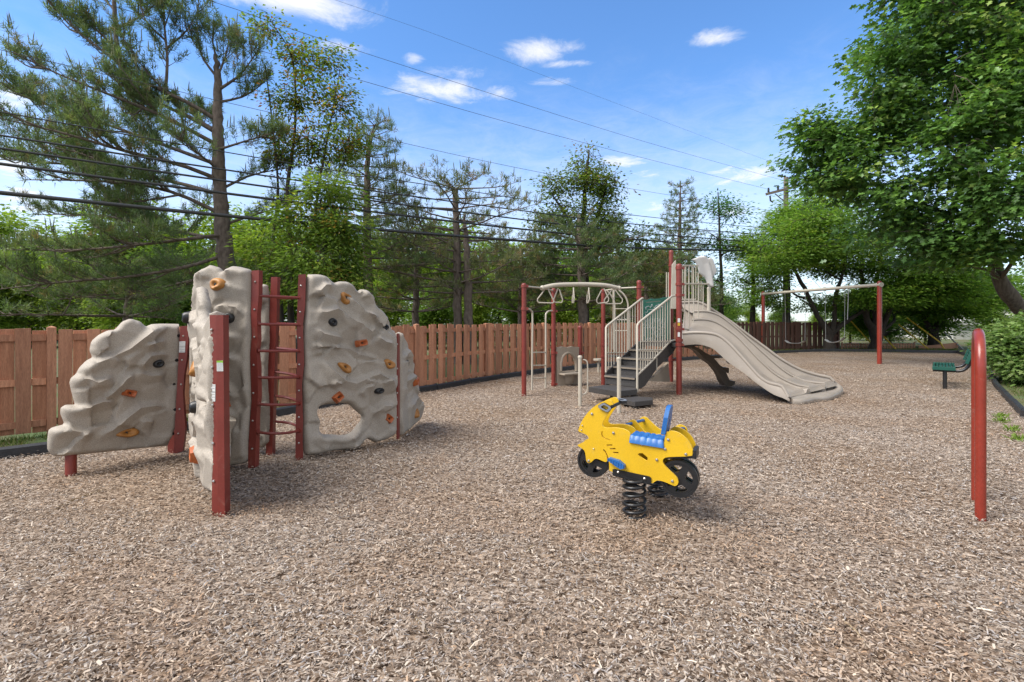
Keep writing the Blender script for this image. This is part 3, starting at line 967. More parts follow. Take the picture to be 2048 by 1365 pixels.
def rock_panel(root, plane, outline, holes=(), ridges=(), T=0.062, step=0.021, seed=0, facet=0.022, ridge_amp=0.06, name='climbing_panel', mt='rock', R=0.05, extra=None):
    """Moulded two-sided panel: facets, stepped ledges along the ridge lines, rounded rims."""
    rng = np.random.default_rng(seed)
    ol = resample(soften(outline), step)
    hl = [resample(chaikin([Vector(p) for p in h], 2), step) for h in holes]
    op = np.array([(p.x, p.y) for p in ol])
    hp = [np.array([(p.x, p.y) for p in h]) for h in hl]
    lo, hi = op.min(0), op.max(0)
    gx, gy = np.meshgrid(np.arange(lo[0], hi[0], step), np.arange(lo[1], hi[1], step * .87))
    gx[1::2] += step / 2
    p = np.stack([gx.ravel(), gy.ravel()], 1) + rng.normal(0, step * .06, (gx.size, 2))
    k = inside(p, op)
    d = seg_dist(p, op)[0]
    for h in hp:
        k &= ~inside(p, h)
        d = np.minimum(d, seg_dist(p, h)[0])
    k &= d > step * .55
    rp = [np.array([(v.x, v.y) for v in resample(r, step, False)]) for r in ridges]
    for r in rp:
        k &= seg_dist(p, r, False)[0] > step * .6
    p = p[k]
    for r in rp:                                  # ledge lines become mesh edges
        dr = seg_dist(r, op)[0]
        for h in hp:
            dr = np.minimum(dr, seg_dist(r, h)[0])
        ok = inside(r, op) & (dr > step * .6)
        for h in hp:
            ok &= ~inside(r, h)
        p = np.concatenate([p, r[ok]])
    pts, fs, loops = cdt([tuple(q) for q in op], [[tuple(q) for q in h] for h in hp], [tuple(q) for q in p])
    q = np.array(pts)
    e = seg_dist(q, op)[0]
    for h in hp:
        e = np.minimum(e, seg_dist(q, h)[0])
    rim = np.zeros(len(q), dtype=bool)
    for a, b in loops:
        rim[a] = rim[b] = True
    e[rim] = 0
    roundv = np.sqrt(np.clip(1 - (1 - np.clip(e / R, 0, 1)) ** 2, 0, 1))
    # facets: blended tilted planes
    area = (hi - lo).prod()
    nc = max(6, int(area / 0.048))
    c = rng.uniform(lo - .1, hi + .1, (nc, 2))
    hgt, gr = rng.uniform(-1, 1, nc) * facet * .6, rng.normal(0, 1, (nc, 2)) * facet / .16
    def facets(qq, flip):
        dd = ((qq[:, None, :] - c[None]) ** 2).sum(2)
        w = np.exp(-(dd - dd.min(1, keepdims=True)) / 0.0010)
        val = hgt[None] + (gr[None] * (qq[:, None, :] - c[None])).sum(2) * flip
        return (w * np.clip(val, -facet * 1.6, facet * 1.6)).sum(1) / w.sum(1)
    def ledges(qq):
        tot = np.zeros(len(qq))
        for r in ridges:
            r = np.array(r)
            dist, dirn, side, arc, L = seg_dist(qq, r, closed=False)
            nrm = np.stack([-dirn[:, 1], dirn[:, 0]], 1)
            flip = np.where(nrm[:, 1] < 0, -1, 1)
            s = (nrm * side).sum(1) * flip
            s = np.where(s >= 0, dist, -dist)
            taper = np.clip(np.minimum(arc, L - arc) / (0.22 * L) + .12, 0, 1)
            g = np.where(s > 0, np.clip(1 - s / .042, 0, 1) ** 1.2, .55 * np.clip(1 - np.abs(s) / .09, 0, 1) + .45 * np.clip(1 - np.abs(s) / .26, 0, 1))
            tot = np.maximum(tot, g * taper)
        return tot * ridge_amp
    foff = T * roundv + (facets(q, 1) + ledges(q)) * np.clip(e / .05, 0, 1)
    boff = T * roundv + facets(q, -1) * np.clip(e / .05, 0, 1)
    if extra is not None:
        x = extra(q) * np.clip(e / .03, 0, 1)
        foff, boff = foff + x, boff - x
    n = len(q)
    m = MB()
    idx = {}
    vs = [plane.pt(u, v, o) for (u, v), o in zip(pts, foff)]
    back = np.arange(n)
    for i in range(n):
        if not rim[i]:
            back[i] = len(vs)
            vs.append(plane.pt(pts[i][0], pts[i][1], -boff[i]))
    m.add(vs, [tuple(f) for f in fs] + [tuple(int(back[i]) for i in reversed(f)) for f in fs])
    o = m.build(name, mt, root, smooth=64)
    def surf(u, v):
        i = int(np.argmin(((q - (u, v)) ** 2).sum(1)))
        return foff[i]
    return o, surf

def build_climber():
    L0, PB, PJ, PC, PD, PE, PF, PG, PA = (-4.42, 4.64), (-3.7, 5.6), (-3.25, 5.05), (-2.61, 5.03), (-2.28, 5.36), (-2.66, 5.56), (-1.44, 6.2), (-1.36, 7.1), (-2.24, 3.80)
    root = thing('climbing_wall', 'beige moulded rock climbing wall on red posts with coloured hand holds', 'climbing wall', (-2.7, 5.2, 0))
    z1, z2 = Z(80, 500, 2.4375), Z(360, 510, 2.482)
    def post(plane, outline, t=(-.055, .055), name='post', bolts=()):
        m = MB()
        m.slab([plane.uv(*p) for p in outline], (), plane.pt, *t)
        m.m = 1
        for b in bolts:
            u, v = plane.uv(*b)
            m.ball(plane.pt(u, v, t[1] + .002), .011, 8)
        m.m = 0
        return m.build(name, ['red', 'steel'], root, bevel=0)
    def hold(parent, plane, surf, pos, half, kind, mt, ang=0, seed=0, scale_d=None):
        u, v = plane.uv(*pos)
        # sizes are read in photo pixels at that place
        w = plane.pt(u, v)
        per = w.y / F
        ray = Vector((w.x, w.y)).normalized()
        fore = max(0.35, abs(plane.n.dot(ray)))
        a, b = half[0] * per / fore, half[1] * per
        m = MB()
        hold_shape(m, plane.pt(u, v, surf(u, v) - .012), Vector((plane.t.x, plane.t.y, 0)) * (1 if plane.t.x > 0 else -1), Vector((0, 0, 1)), Vector((plane.n.x, plane.n.y, 0)), a, b, kind, ang, seed)
        m.build('hold', [mt, 'black' if mt != 'black' else 'steel'], parent, smooth=50)
    # left panel
    pl = Upright(L0, PB)
    ol = [pl.uv(*p) for p in z1([(690, 362), (600, 360), (545, 362), (515, 375), (490, 350), (440, 335), (400, 350), (365, 390), (330, 393), (285, 415), (250, 445), (240, 490), (255, 525), (225, 540), (190, 575),
          (175, 605), (150, 625), (142, 650), (165, 740), (170, 755), (125, 755), (100, 770), (98, 800), (120, 850), (60, 865), (40, 880), (35, 930), (35, 975), (60, 1005), (120, 1007), (400, 977), (660, 952)])]
    rg = [[pl.uv(*p) for p in z1(r)] for r in (
        [(250, 525), (340, 520), (420, 480), (480, 430), (540, 385), (600, 364)], [(190, 595), (240, 555), (330, 525), (400, 548)], [(150, 622), (220, 625), (260, 642), (345, 612)],
        [(100, 772), (170, 768), (220, 762), (290, 735), (372, 736)], [(290, 732), (350, 680), (400, 625), (460, 590)], [(440, 592), (520, 612), (595, 606)], [(462, 590), (490, 545), (520, 515), (580, 508), (618, 520)],
        [(42, 874), (120, 868), (190, 882), (250, 886)], [(262, 910), (330, 872), (400, 812), (470, 765), (540, 755), (615, 768)], [(480, 468), (560, 450), (602, 440)], [(470, 830), (540, 830)])]
    pan, sf = rock_panel(root, pl, ol, (), rg, seed=3, facet=0.026, ridge_amp=0.08)
    hold(pan, pl, sf, z1([(566, 554)])[0], (10, 9), 'disc', 'black', 0.3, 1)
    hold(pan, pl, sf, z1([(423, 695)])[0], (14, 8), 'block', 'orange', -0.35, 2)
    hold(pan, pl, sf, z1([(408, 888)])[0], (20, 9), 'jug', 'tan', 0.05, 3)
    for x, y in z1([(660, 418), (655, 537), (650, 655), (644, 775), (637, 894)]):
        u, v = pl.uv(x, y)
        c = pl.pt(u, v, sf(u, v) - .004)
        nn = Vector((pl.n.x, pl.n.y, 0))
        MB().tube([c, c + nn * .008], .017, 12).tube([c + nn * .008, c + nn * .014], .008, 6).build('bolt', 'black', pan, smooth=40)
    m = MB().tube([P(142, 900, 4.84) * 1.0 - Vector((0, 0, 0)), G(142, 951) - Vector((0, 0, .03))], .046, 14)
    m.v = [Vector((v.x, v.y, v.z)) for v in m.v]
    m.build('post', 'red', root, smooth=40)
    pb = Upright(PB, (PB[0] + .6, PB[1] + .12), -.11)
    post(pb, z1([(688, 372), (728, 372), (727, 440), (718, 540), (706, 610), (700, 700), (706, 780), (712, 860), (706, 930), (698, 982), (654, 990)]), (-.03, .02),
         bolts=z1([(703, 420), (697, 537), (692, 655), (685, 775), (679, 894)]))
    MB().box(P(350, 880, 5.66) * 1.0, (.1, .1, .3)).build('post', 'red', root)
    sticker(root, pb, [pb.uv(*p) for p in z1([(684, 447), (713, 445), (711, 500), (682, 500)])], .022)
    # tall panel to the left of the ladder
    pt_ = Upright(PJ, PC)
    ol = [pt_.uv(*p) for p in z2([(360, 76), (300, 60), (260, 56), (235, 68), (214, 84), (200, 64), (150, 50), (135, 60), (110, 72), (75, 100), (68, 150), (60, 300), (58, 700), (80, 900), (110, 990), (235, 1050),
          (346, 1030), (346, 930), (350, 850), (361, 700), (356, 600), (355, 500), (361, 400), (358, 300), (361, 150)])]
    hole = [pt_.uv(*p) for p in z2([(170, 800), (235, 782), (270, 800), (285, 822), (262, 870), (262, 930), (235, 1000), (170, 1000)])]
    rg = [[pt_.uv(*p) for p in z2(r)] for r in ([(175, 268), (240, 252), (300, 260), (335, 305)], [(205, 412), (260, 400), (315, 412)], [(215, 502), (270, 493), (312, 522)], [(72, 105), (130, 90), (160, 125)],
        [(228, 92), (290, 75), (358, 84)], [(245, 630), (275, 670), (300, 712)], [(205, 780), (250, 770), (290, 800)], [(210, 905), (262, 870), (282, 830)])]
    pan, sf = rock_panel(root, pt_, ol, [hole], rg, seed=11, facet=0.023)
    for pos, half, kind, mt, ang, sd_ in (((205, 152), (11.5, 15), 'jug', 'tan', 1.2, 4), ((262, 313), (10, 11), 'disc', 'black', .4, 5), ((236, 563), (9, 9), 'jug', 'tan', .6, 6), ((243, 730), (9, 12), 'block', 'orange', .35, 7)):
        hold(pan, pt_, sf, z2([pos])[0], half, kind, mt, ang, sd_)
    # near panel seen almost edge on
    pn = Upright(PA, (-3.15, 5.0), .01)
    ol = [(0.04, 1.56), (.16, 1.57), (.27, 1.52), (.42, 1.46), (.62, 1.47), (.8, 1.50), (.9, 1.56), (.97, 1.70), (1.16, 1.83), (1.3, 1.74), (1.38, 1.55), (1.5, 1.5), (1.54, 1.3), (1.54, .5), (1.5, .15), (1.25, .1), (.95, .12), (.7, .08), (.45, .1), (.25, .13), (.04, .17)]
    rg = [[(.2, 1.2), (.5, 1.28), (.8, 1.2), (1.2, 1.3)], [(.15, .85), (.5, .95), (.9, .88), (1.3, .95)], [(.2, .6), (.6, .68), (1.0, .55)], [(.3, .35), (.7, .45), (1.1, .38)], [(.7, 1.42), (1.0, 1.5), (1.3, 1.48)]]
    pan, sf = rock_panel(root, pn, ol, (), rg, seed=23, facet=0.024, ridge_amp=0.034, T=.056, R=.035)
    for u, v, a, b, kind, mt, sd_ in ((.95, 1.06, .10, .085, 'jug', 'tan', 8), (1.15, .68, .06, .06, 'disc', 'black', 9), (.75, .33, .085, .075, 'block', 'orange', 10), (1.35, 1.52, .06, .06, 'disc', 'black', 11)):
        m = MB()
        hold_shape(m, pn.pt(u, v, sf(u, v) - .012), Vector((pn.t.x, pn.t.y, 0)), Vector((0, 0, 1)), Vector((pn.n.x, pn.n.y, 0)), a, b, kind, .3, sd_, .075)
        m.build('hold', [mt, 'black'], pan, smooth=50)
    # near post: square tube with a wavy flange
    pa = Upright((PA[0] - .2, PA[1]), (PA[0] + .4, PA[1]))
    post(pa, z1([(858, 318), (893, 318), (901, 1300), (868, 1312)]), (-.075, .0))
    pw = Upright((PA[0] - .3, PA[1] + .085), (PA[0] + .3, PA[1] - .02), 0.0)
    post(pw, z1([(832, 318), (868, 318), (872, 700), (876, 1311), (843, 1303), (844, 1150), (850, 1000), (846, 850), (838, 770), (838, 700), (845, 640), (847, 560), (838, 450)]), (-.03, .012), 'post_flange',
         z1([(844, 390), (846, 572), (849, 756), (851, 941), (854, 1125)]))
    sticker(root, pa, [pa.uv(*p) for p in z1([(862, 541), (892, 540), (894, 592), (863, 592)])], .002, green=True)
    sticker(root, pw, [pw.uv(*p) for p in z1([(838, 655), (862, 655), (861, 738), (837, 738)])], .014)
    # panel closing the back between two posts
    pk = Upright(PB, PE)
    ol = [(0.10, 1.45), (.2, 1.46), (.4, 1.62), (.55, 1.6), (.7, 1.78), (.85, 1.75), (.92, 1.9), (1.0, 1.88), (1.03, 1.3), (1.0, .9), (1.03, .5), (1.02, .08), (.5, .06), (.10, .09)]
    pan, sf = rock_panel(root, pk, ol, (), [[(.2, 1.2), (.5, 1.3), (.9, 1.35)], [(.3, .8), (.7, .9), (1.0, .85)], [(.5, .5), (.95, .55)]], seed=31)
    for u, v, a, b, kind, mt, sd_ in ((.80, 1.58, .05, .05, 'disc', 'black', 12), (.83, 1.06, .05, .08, 'jug', 'tan', 13), (.83, .72, .055, .08, 'block', 'orange', 14)):
        m = MB()
        hold_shape(m, pk.pt(u, v, sf(u, v) - .012), Vector((pk.t.x, pk.t.y, 0)), Vector((0, 0, 1)), Vector((pk.n.x, pk.n.y, 0)), a, b, kind, .3, sd_)
        m.build('hold', [mt, 'black'], pan, smooth=50)
    # right panel with the crawl-through hole
    pr = Upright(PD, PF)
    ol = [pr.uv(*p) for p in z2([(624, 98), (690, 97), (730, 108), (762, 141), (790, 132), (830, 134), (860, 150), (880, 182), (895, 171), (930, 175), (960, 205), (968, 250), (1000, 275), (1035, 320), (1045, 370), (1068, 380),
          (1072, 500), (1075, 700), (1073, 860), (1060, 897), (1020, 917), (965, 932), (925, 910), (890, 950), (860, 966), (760, 972), (680, 992), (614, 996), (608, 900), (612, 800), (605, 650), (615, 500), (610, 400), (620, 250)])]
    hole = [pr.uv(*p) for p in z2([(686, 748), (760, 738), (832, 735), (870, 775), (905, 800), (890, 832), (860, 872), (820, 897), (740, 890), (700, 892), (690, 862), (697, 825), (678, 790)])]
    rg = [[pr.uv(*p) for p in z2(r)] for r in ([(650, 195), (700, 150), (755, 150)], [(632, 275), (700, 285), (760, 268), (800, 290), (850, 330), (890, 345), (935, 362)], [(655, 362), (690, 390), (740, 402), (797, 413)],
        [(690, 520), (720, 478), (750, 458), (820, 465), (880, 495), (980, 517)], [(655, 540), (700, 530), (740, 575), (790, 620), (850, 635), (910, 610), (970, 588), (1030, 620), (1055, 685)], [(722, 655), (742, 625), (782, 640)],
        [(868, 695), (900, 655), (950, 642)], [(940, 790), (990, 745), (1042, 742)], [(640, 905), (700, 892), (800, 902), (890, 862)], [(820, 200), (870, 250), (920, 290), (967, 312)], [(945, 400), (990, 430), (1037, 440)],
        [(880, 345), (930, 380), (960, 350)], [(640, 440), (680, 455), (690, 500)])]
    pan, sf = rock_panel(root, pr, ol, [hole], rg, seed=41, facet=0.026, ridge_amp=0.072)
    for pos, half, kind, mt, ang, sd_ in (((815, 212), (13, 12), 'jug', 'tan', -.8, 15), ((742, 335), (9.5, 8.5), 'disc', 'black', -.4, 16), ((887, 437), (13, 7.5), 'block', 'orange', .15, 17), ((800, 555), (14.5, 9), 'jug', 'tan', -.5, 18),
            ((1024, 543), (8, 12), 'jug', 'tan', 1.2, 19), ((1008, 360), (8, 7), 'disc', 'black', 0, 20), ((768, 702), (11, 10), 'block', 'orange', .7, 21), ((972, 672), (9, 7), 'disc', 'black', 0, 22), ((1024, 810), (8, 11), 'block', 'orange', .9, 23)):
        hold(pan, pr, sf, z2([pos])[0], half, kind, mt, ang, sd_)
    # far right panel, seen almost edge on
    pg = Upright(PF, PG)
    ol = [(0.03, 1.33), (.12, 1.35), (.25, 1.28), (.38, 1.2), (.45, 1.02), (.55, .98), (.62, .9), (.66, .72), (.78, .68), (.86, .55), (.87, .42), (.98, .38), (1.02, .3), (1.02, .06), (.5, .04), (.03, .03)]
    pan, sf = rock_panel(root, pg, ol, (), [[(.1, 1.0), (.3, 1.1), (.5, .95)], [(.2, .7), (.5, .75), (.7, .6)], [(.3, .35), (.6, .45), (.9, .33)]], seed=51, facet=.026)
    for u, v, a, b, kind, mt, sd_ in ((.30, .93, .06, .05, 'disc', 'black', 24), (.55, .67, .07, .06, 'block', 'orange', 25), (.62, .22, .08, .06, 'jug', 'tan', 26)):
        m = MB()
        hold_shape(m, pg.pt(u, v, sf(u, v) - .012), Vector((pg.t.x, pg.t.y, 0)), Vector((0, 0, 1)), Vector((pg.n.x, pg.n.y, 0)), a, b, kind, .3, sd_)
        m.build('hold', [mt, 'black'], pan, smooth=50)
    m = MB().box((PF[0] + .03, PF[1] - .01, .68), (.022, .09, 1.3))
    m.m = 1
    for z in (.3, .6, .9, 1.2):
        m.ball((PF[0] + .03, PF[1] - .055, z), .011, 8)
    m.build('post', ['red', 'steel'], root)
    # three tall posts and the rungs between them
    pc = Upright((PC[0] - .3, PC[1] + .02), (PC[0] + .3, PC[1] - .02))
    post(pc, z2([(361, 80), (397, 77), (396, 200), (388, 300), (391, 420), (384, 480), (391, 560), (393, 700), (384, 800), (383, 900), (378, 1053), (343, 1062), (346, 930), (352, 850), (361, 720), (358, 620), (354, 500), (362, 400), (357, 300)]),
         (-.05, .02), bolts=z2([(379, 135), (376, 272), (375, 408), (372, 546), (370, 685), (367, 822), (365, 960)]))
    pd = Upright((PD[0] - .3, PD[1] - .12), (PD[0] + .3, PD[1] + .12))
    post(pd, z2([(588, 98), (625, 98), (622, 250), (610, 350), (614, 450), (617, 540), (606, 640), (609, 760), (612, 820), (609, 900), (612, 1016), (573, 1020), (574, 850), (577, 620), (584, 450), (578, 380), (583, 250)]),
         (-.05, .02), bolts=z2([(601, 154), (597, 284), (594, 412), (592, 544), (591, 673), (590, 804), (590, 932)]))
    pe = Upright((PE[0] - .3, PE[1]), (PE[0] + .3, PE[1]))
    post(pe, z2([(456, 111), (488, 111), (484, 300), (472, 600), (462, 996), (430, 1002), (440, 640), (448, 300)]), (-.05, .02))
    mid = (Vector((*PC, 0)) + Vector((*PD, 0))) / 2
    for ya, yb, sag in ((204, 214, .015), (344, 347, .02), (477, 478, .03), (609, 607, .05), (741, 738, .08), (881, 872, .11)):
        a = P(*z2([(385, ya)])[0], PC[1])
        b = P(*z2([(596, yb)])[0], PD[1])
        out = Vector((.45, -.89, 0))
        q = spline([a, a.lerp(b, .25) + out * sag * .75, a.lerp(b, .5) + out * sag, a.lerp(b, .75) + out * sag * .75, b], 14)
        m = MB().tube(q, .0145, 10).tube([a, a + (q[1] - a) * .5], .024, 10).tube([b, b + (q[-2] - b) * .5], .024, 10)
        m.build('rung', 'red', root, smooth=40)
        c = Vector((PE[0] + .03, PE[1], a.z))
        out = Vector((.3, .95, 0))
        q = spline([c, c.lerp(b, .33) + out * sag * .7, c.lerp(b, .66) + out * sag * .7, b], 10)
        MB().tube(q, .0145, 8).build('rung', 'red', root, smooth=40)

def sticker(root, plane, quad, off, green=False):
    m = MB()
    m.slab(quad, (), plane.pt, off - .001, off + .001)
    us, vs_ = [q[0] for q in quad], [q[1] for q in quad]
    u0, u1, v0, v1 = min(us), max(us), min(vs_), max(vs_)
    def row(v, h, a, b, mi):
        m.m = mi
        m.slab([(u0 + (u1 - u0) * a, v), (u0 + (u1 - u0) * b, v), (u0 + (u1 - u0) * b, v + h), (u0 + (u1 - u0) * a, v + h)], (), plane.pt, off + .001, off + .0016)
        m.m = 0
    if green:
        row(v1 - (v1 - v0) * .2, (v1 - v0) * .19, .02, .97, 1)
        top, n = .72, 8
    else:
        top, n = .9, 6
        row(v0 + (v1 - v0) * .52, .003, .02, .95, 2)
    rng = random.Random(int(u0 * 1000))
    for i in range(n):
        v = v0 + (v1 - v0) * (top - (top - .08) * i / (n - 1))
        x = .1
        while x < .88:
            w = rng.uniform(.03, .12)
            row(v, (v1 - v0) * .022, x, min(.9, x + w), 2)
            x += w + .03
    m.build('sticker', ['white', 'lime', 'ink'], root)

build_climber()
# ------------------------------------------------------------------ yellow spring rider shaped like a motorcycle with a sidecar
def build_rider():
    z3 = Z(1100, 770, 4.55)
    A, B = (0.50, 3.98), (1.30, 3.56)                 # front and rear of the near side board
    root = thing('spring_rider', 'yellow motorcycle spring rider with sidecar and blue seat on black coil springs', 'spring rider', (0.92, 3.78, 0))
    pl = Upright(A, B)
    T = 0.019
    GAP = 0.15
    n3, t3 = Vector((pl.n.x, pl.n.y, 0)), Vector((pl.t.x, pl.t.y, 0))
    UP = Vector((0, 0, 1))
    uv = lambda pts: [pl.uv(*p) for p in z3(pts)]
    body = [(540, 136), (480, 152), (400, 196), (330, 266), (285, 336), (262, 395), (255, 425), (300, 440), (345, 463), (353, 490), (345, 508), (255, 543), (250, 556), (290, 578), (315, 600), (325, 650), (328, 692),
            (352, 718), (382, 700), (402, 676), (430, 672), (490, 700), (515, 704), (522, 680), (512, 630), (475, 585), (500, 590), (528, 650), (537, 700), (540, 806), (930, 902), (955, 880), (980, 868), (1040, 882), (1110, 914), (1142, 924), (1165, 905),
            (1168, 872), (1150, 838), (1080, 775), (1035, 725), (1022, 692), (1040, 664), (1100, 656), (1290, 652), (1303, 622), (1297, 580), (1262, 510), (1200, 452), (1140, 424), (1085, 418), (1062, 445), (1046, 462), (1040, 548),
            (730, 500), (735, 450), (715, 427), (680, 405), (600, 390), (520, 395), (487, 386), (472, 360), (495, 310), (560, 215), (575, 180), (562, 150)]
    def soft(pts, k=1):
        return [tuple(p) for p in chaikin([Vector(p) for p in pts], k)]
    hexw = [(798, 632), (812, 622), (842, 622), (888, 662), (886, 692), (870, 690), (812, 650)]
    slots = [[(515, 544), (562, 542), (570, 550), (566, 557), (520, 557), (513, 551)], [(545, 577), (592, 575), (600, 584), (595, 591), (550, 590), (543, 584)], [(572, 610), (620, 612), (628, 620), (623, 628), (580, 624), (570, 617)]]
    arc = [(468, 425), (478, 420), (484, 428), (476, 445), (486, 470), (508, 488), (545, 496), (545, 502), (505, 496), (476, 476), (465, 448)]
    holes = [uv(hexw)] + [uv(s) for s in slots] + [uv(arc)]
    def board(off, name, hs, ol):
        m = MB()
        m.edge_m = 1
        m.slab(ol, hs, pl.pt, off - T, off)
        return m.build(name, ['yellow', 'yelledge'], root, smooth=50)
    ol = soft(uv(body))
    near = board(0.0, 'side_board', holes, ol)
    # the board on the far side of the bike, one gap further back, same cut
    board(-GAP, 'side_board', [holes[0]], ol)
    # bolts
    for p in ((382, 265), (578, 438), (295, 370), (287, 412), (398, 582), (352, 692), (838, 543), (1077, 500), (1047, 584), (972, 682), (1237, 632), (1113, 877)):
        u, v = pl.uv(*z3([p])[0])
        c = pl.pt(u, v, 0)
        r = .0095 if p[0] not in (295, 287, 398) else .005
        m = MB().tube([c, c + n3 * .003], r * 1.15, 12)
        m.tube([c + n3 * .003, c + n3 * .009, c + n3 * .011], [r, r * .8, r * .3], 10)
        m.build('bolt', 'steel', near, smooth=40)
    # black steel bracket along the foot of the near board
    bk = uv([(572, 768), (585, 764), (905, 832), (922, 845), (922, 898), (905, 903), (572, 822)])
    for off in (.006, -GAP - T - .006):
        m = MB().slab(bk, (), pl.pt, off - .004, off + .003)
        if off > 0:
            m.m = 1
            for p in ((624, 792), (864, 851)):
                u, v = pl.uv(*z3([p])[0])
                m.ball(pl.pt(u, v, off + .003), .011, 10)
        m.build('bracket', ['grip', 'steel'], root)
    c0, c1 = pl.uv(*z3([(600, 815)])[0]), pl.uv(*z3([(900, 890)])[0])
    m = MB()
    a, b = pl.pt(c0[0], c0[1] - .006, -GAP / 2), pl.pt(c1[0], c1[1] - .006, -GAP / 2)
    m.beam(a, b, GAP + .03, .012)
    m.build('spring_plate', 'grip', root)
    # wheels cut from black sheet
    def wheel(c, r, rot, spokes, name='wheel', rv=None):
        u0, v0 = pl.uv(*z3([c])[0])
        rw = r / 4.55 / F * pl.pt(u0, v0).y / max(.3, abs(pl.n.dot(Vector((pl.pt(u0, v0).x, pl.pt(u0, v0).y)).normalized())))
        rh = (rv or r) / 4.55 / F * pl.pt(u0, v0).y
        R_ = (rw + rh) / 2
        ring = [(u0 + R_ * math.cos(k * math.pi / 24), v0 + R_ * math.sin(k * math.pi / 24)) for k in range(48)]
        hs = []
        for s in range(spokes):
            a0 = rot + 2 * math.pi * s / spokes
            span = 2 * math.pi / spokes * .32
            h = [(R_ * .70, a0 - span), (R_ * .72, a0 - span * .5), (R_ * .73, a0), (R_ * .72, a0 + span * .5), (R_ * .70, a0 + span), (R_ * .36, a0 + span * .55), (R_ * .34, a0), (R_ * .36, a0 - span * .55)]
            hs.append([(u0 + q * math.cos(w), v0 + q * math.sin(w)) for q, w in h])
        m = MB().slab(ring, hs, pl.pt, -.062, -.024)
        m.slab([(u0 + (q - u0) * .985, v0 + (w - v0) * .985) for q, w in ring], [[(u0 + (q - u0) * .86, v0 + (w - v0) * .86) for q, w in ring]], pl.pt, -.024, -.017)
        m.slab(ring, hs, pl.pt, -.125, -.088)
        m.build(name, 'black', root, smooth=35)
    wheel((378, 703), 150, .5, 4, rv=134)
    wheel((1165, 866), 160, .25, 4, rv=178)
    # rear bumper strip
    a, b = uv([(1045, 668)])[0], uv([(1300, 665)])[0]
    m = MB().beam(pl.pt(a[0], a[1], -.075), pl.pt(b[0] + .01, b[1], -.075), .125, .016)
    m.beam(pl.pt(b[0] + .008, b[1] - .008, -.075), pl.pt(b[0] + .008, b[1] + .055, -.075), .15, .03, up=tuple(t3))
    m.build('bumper', 'black', root, bevel=.003)
    # quilted blue seat
    s0, s1 = pl.uv(*z3([(724, 488)])[0]), pl.uv(*z3([(1040, 540)])[0])
    rows = []
    nu, nw = 41, 19
    wid = 0.185
    for i in range(nu):
        f = i / (nu - 1)
        row = []
        for k in range(nw):
            w = k / (nw - 1)
            ed = min(1, f / .035, (1 - f) / .035, w / .08, (1 - w) / .08)
            q = .009 * abs(math.sin(math.pi * f * 6)) ** .6 * abs(math.sin(math.pi * w * 3)) ** .5
            h = -.028 + (.052 * math.sqrt(max(0, 1 - (1 - ed) ** 2))) + q * ed
            row.append(pl.pt(s0[0] + (s1[0] - s0[0]) * f, s0[1] + (s1[1] - s0[1]) * f + h, .016 - wid * w))
        rows.append(row)
    m = MB().grid(rows)
    m.add([rows[0][0], rows[0][-1], rows[-1][-1], rows[-1][0]], [(0, 1, 2, 3)])
    m.build('seat', 'blue', root, smooth=60)
    # blue back rest with its cut-outs
    u, v = pl.uv(*z3([(1045, 455)])[0])
    tilt = Vector((0, 0, 1)) + t3 * .16
    W, HH = .175, .205
    def bp(a, b, off):
        return pl.pt(u - .012, v, .012) - n3 * a + tilt * b + t3 * off
    out = [(0, 0), (.055, 0), (.06, .02), (W - .06, .02), (W - .055, 0), (W, 0), (W, HH * .62), (W - .02, HH * .88), (W - .05, HH), (.05, HH), (.02, HH * .88), (0, HH * .62)]
    hol = [[(.07, .05), (W - .07, .05), (W / 2 + .014, HH * .5), (W / 2 - .014, HH * .5)]]
    m = MB().slab(out, hol, bp, -.016, .016)
    m.build('backrest', 'blue', root, bevel=.006)
    # hand grips: black loops with worn grey faces on either side of the head
    def grip(path, off0, off1, name='hand_grip'):
        q = uv(path)
        cx, cy = sum(p[0] for p in q) / len(q), sum(p[1] for p in q) / len(q)
        inn = [(cx + (a - cx) * .5, cy + (b - cy) * .45) for a, b in q]
        m = MB().slab(q, [inn], pl.pt, off0, off1)
        m.m = 1
        q2 = [(cx + (a - cx) * .95, cy + (b - cy) * .95) for a, b in q]
        i2 = [(cx + (a - cx) * .56, cy + (b - cy) * .51) for a, b in q]
        m.slab(q2, [i2], pl.pt, off1 + .0005, off1 + .003)
        m.build(name, ['black', 'greytop'], root)
    grip([(478, 165), (500, 160), (560, 195), (568, 215), (540, 243), (520, 245), (448, 205), (446, 185)], .004, .022)
    m = MB()
    u1, v1 = pl.uv(*z3([(566, 198)])[0])
    m.tube([pl.pt(u1, v1, .012), pl.pt(u1 + .004, v1 - .002, -GAP - T - .06)], .0135, 10)
    m.build('handlebar', 'black', root, smooth=40)
    def lp(a, b, off):                                  # far grip lies flatter
        return pl.pt(u1 + .002, v1 + .01, -GAP - T - .02) - n3 * a + (t3 * .9 - UP * .15).normalized() * b + UP * off
    m = MB().slab([(0, -.03), (.05, -.035), (.09, -.02), (.095, .035), (.05, .05), (0, .03)], [[(.025, -.015), (.065, -.012), (.068, .02), (.028, .022)]], lp, -.01, .01)
    m.m = 1
    m.slab([(.003, -.027), (.05, -.032), (.087, -.018), (.092, .032), (.05, .047), (.003, .027)], [[(.022, -.018), (.068, -.015), (.071, .023), (.025, .025)]], lp, .0105, .013)
    m.build('hand_grip', ['black', 'greytop'], root)
    # blue foot rest
    q = uv([(534, 668), (552, 655), (640, 682), (688, 722), (692, 748), (655, 756), (600, 722)])
    m = MB().slab(q, (), pl.pt, .004, .045)
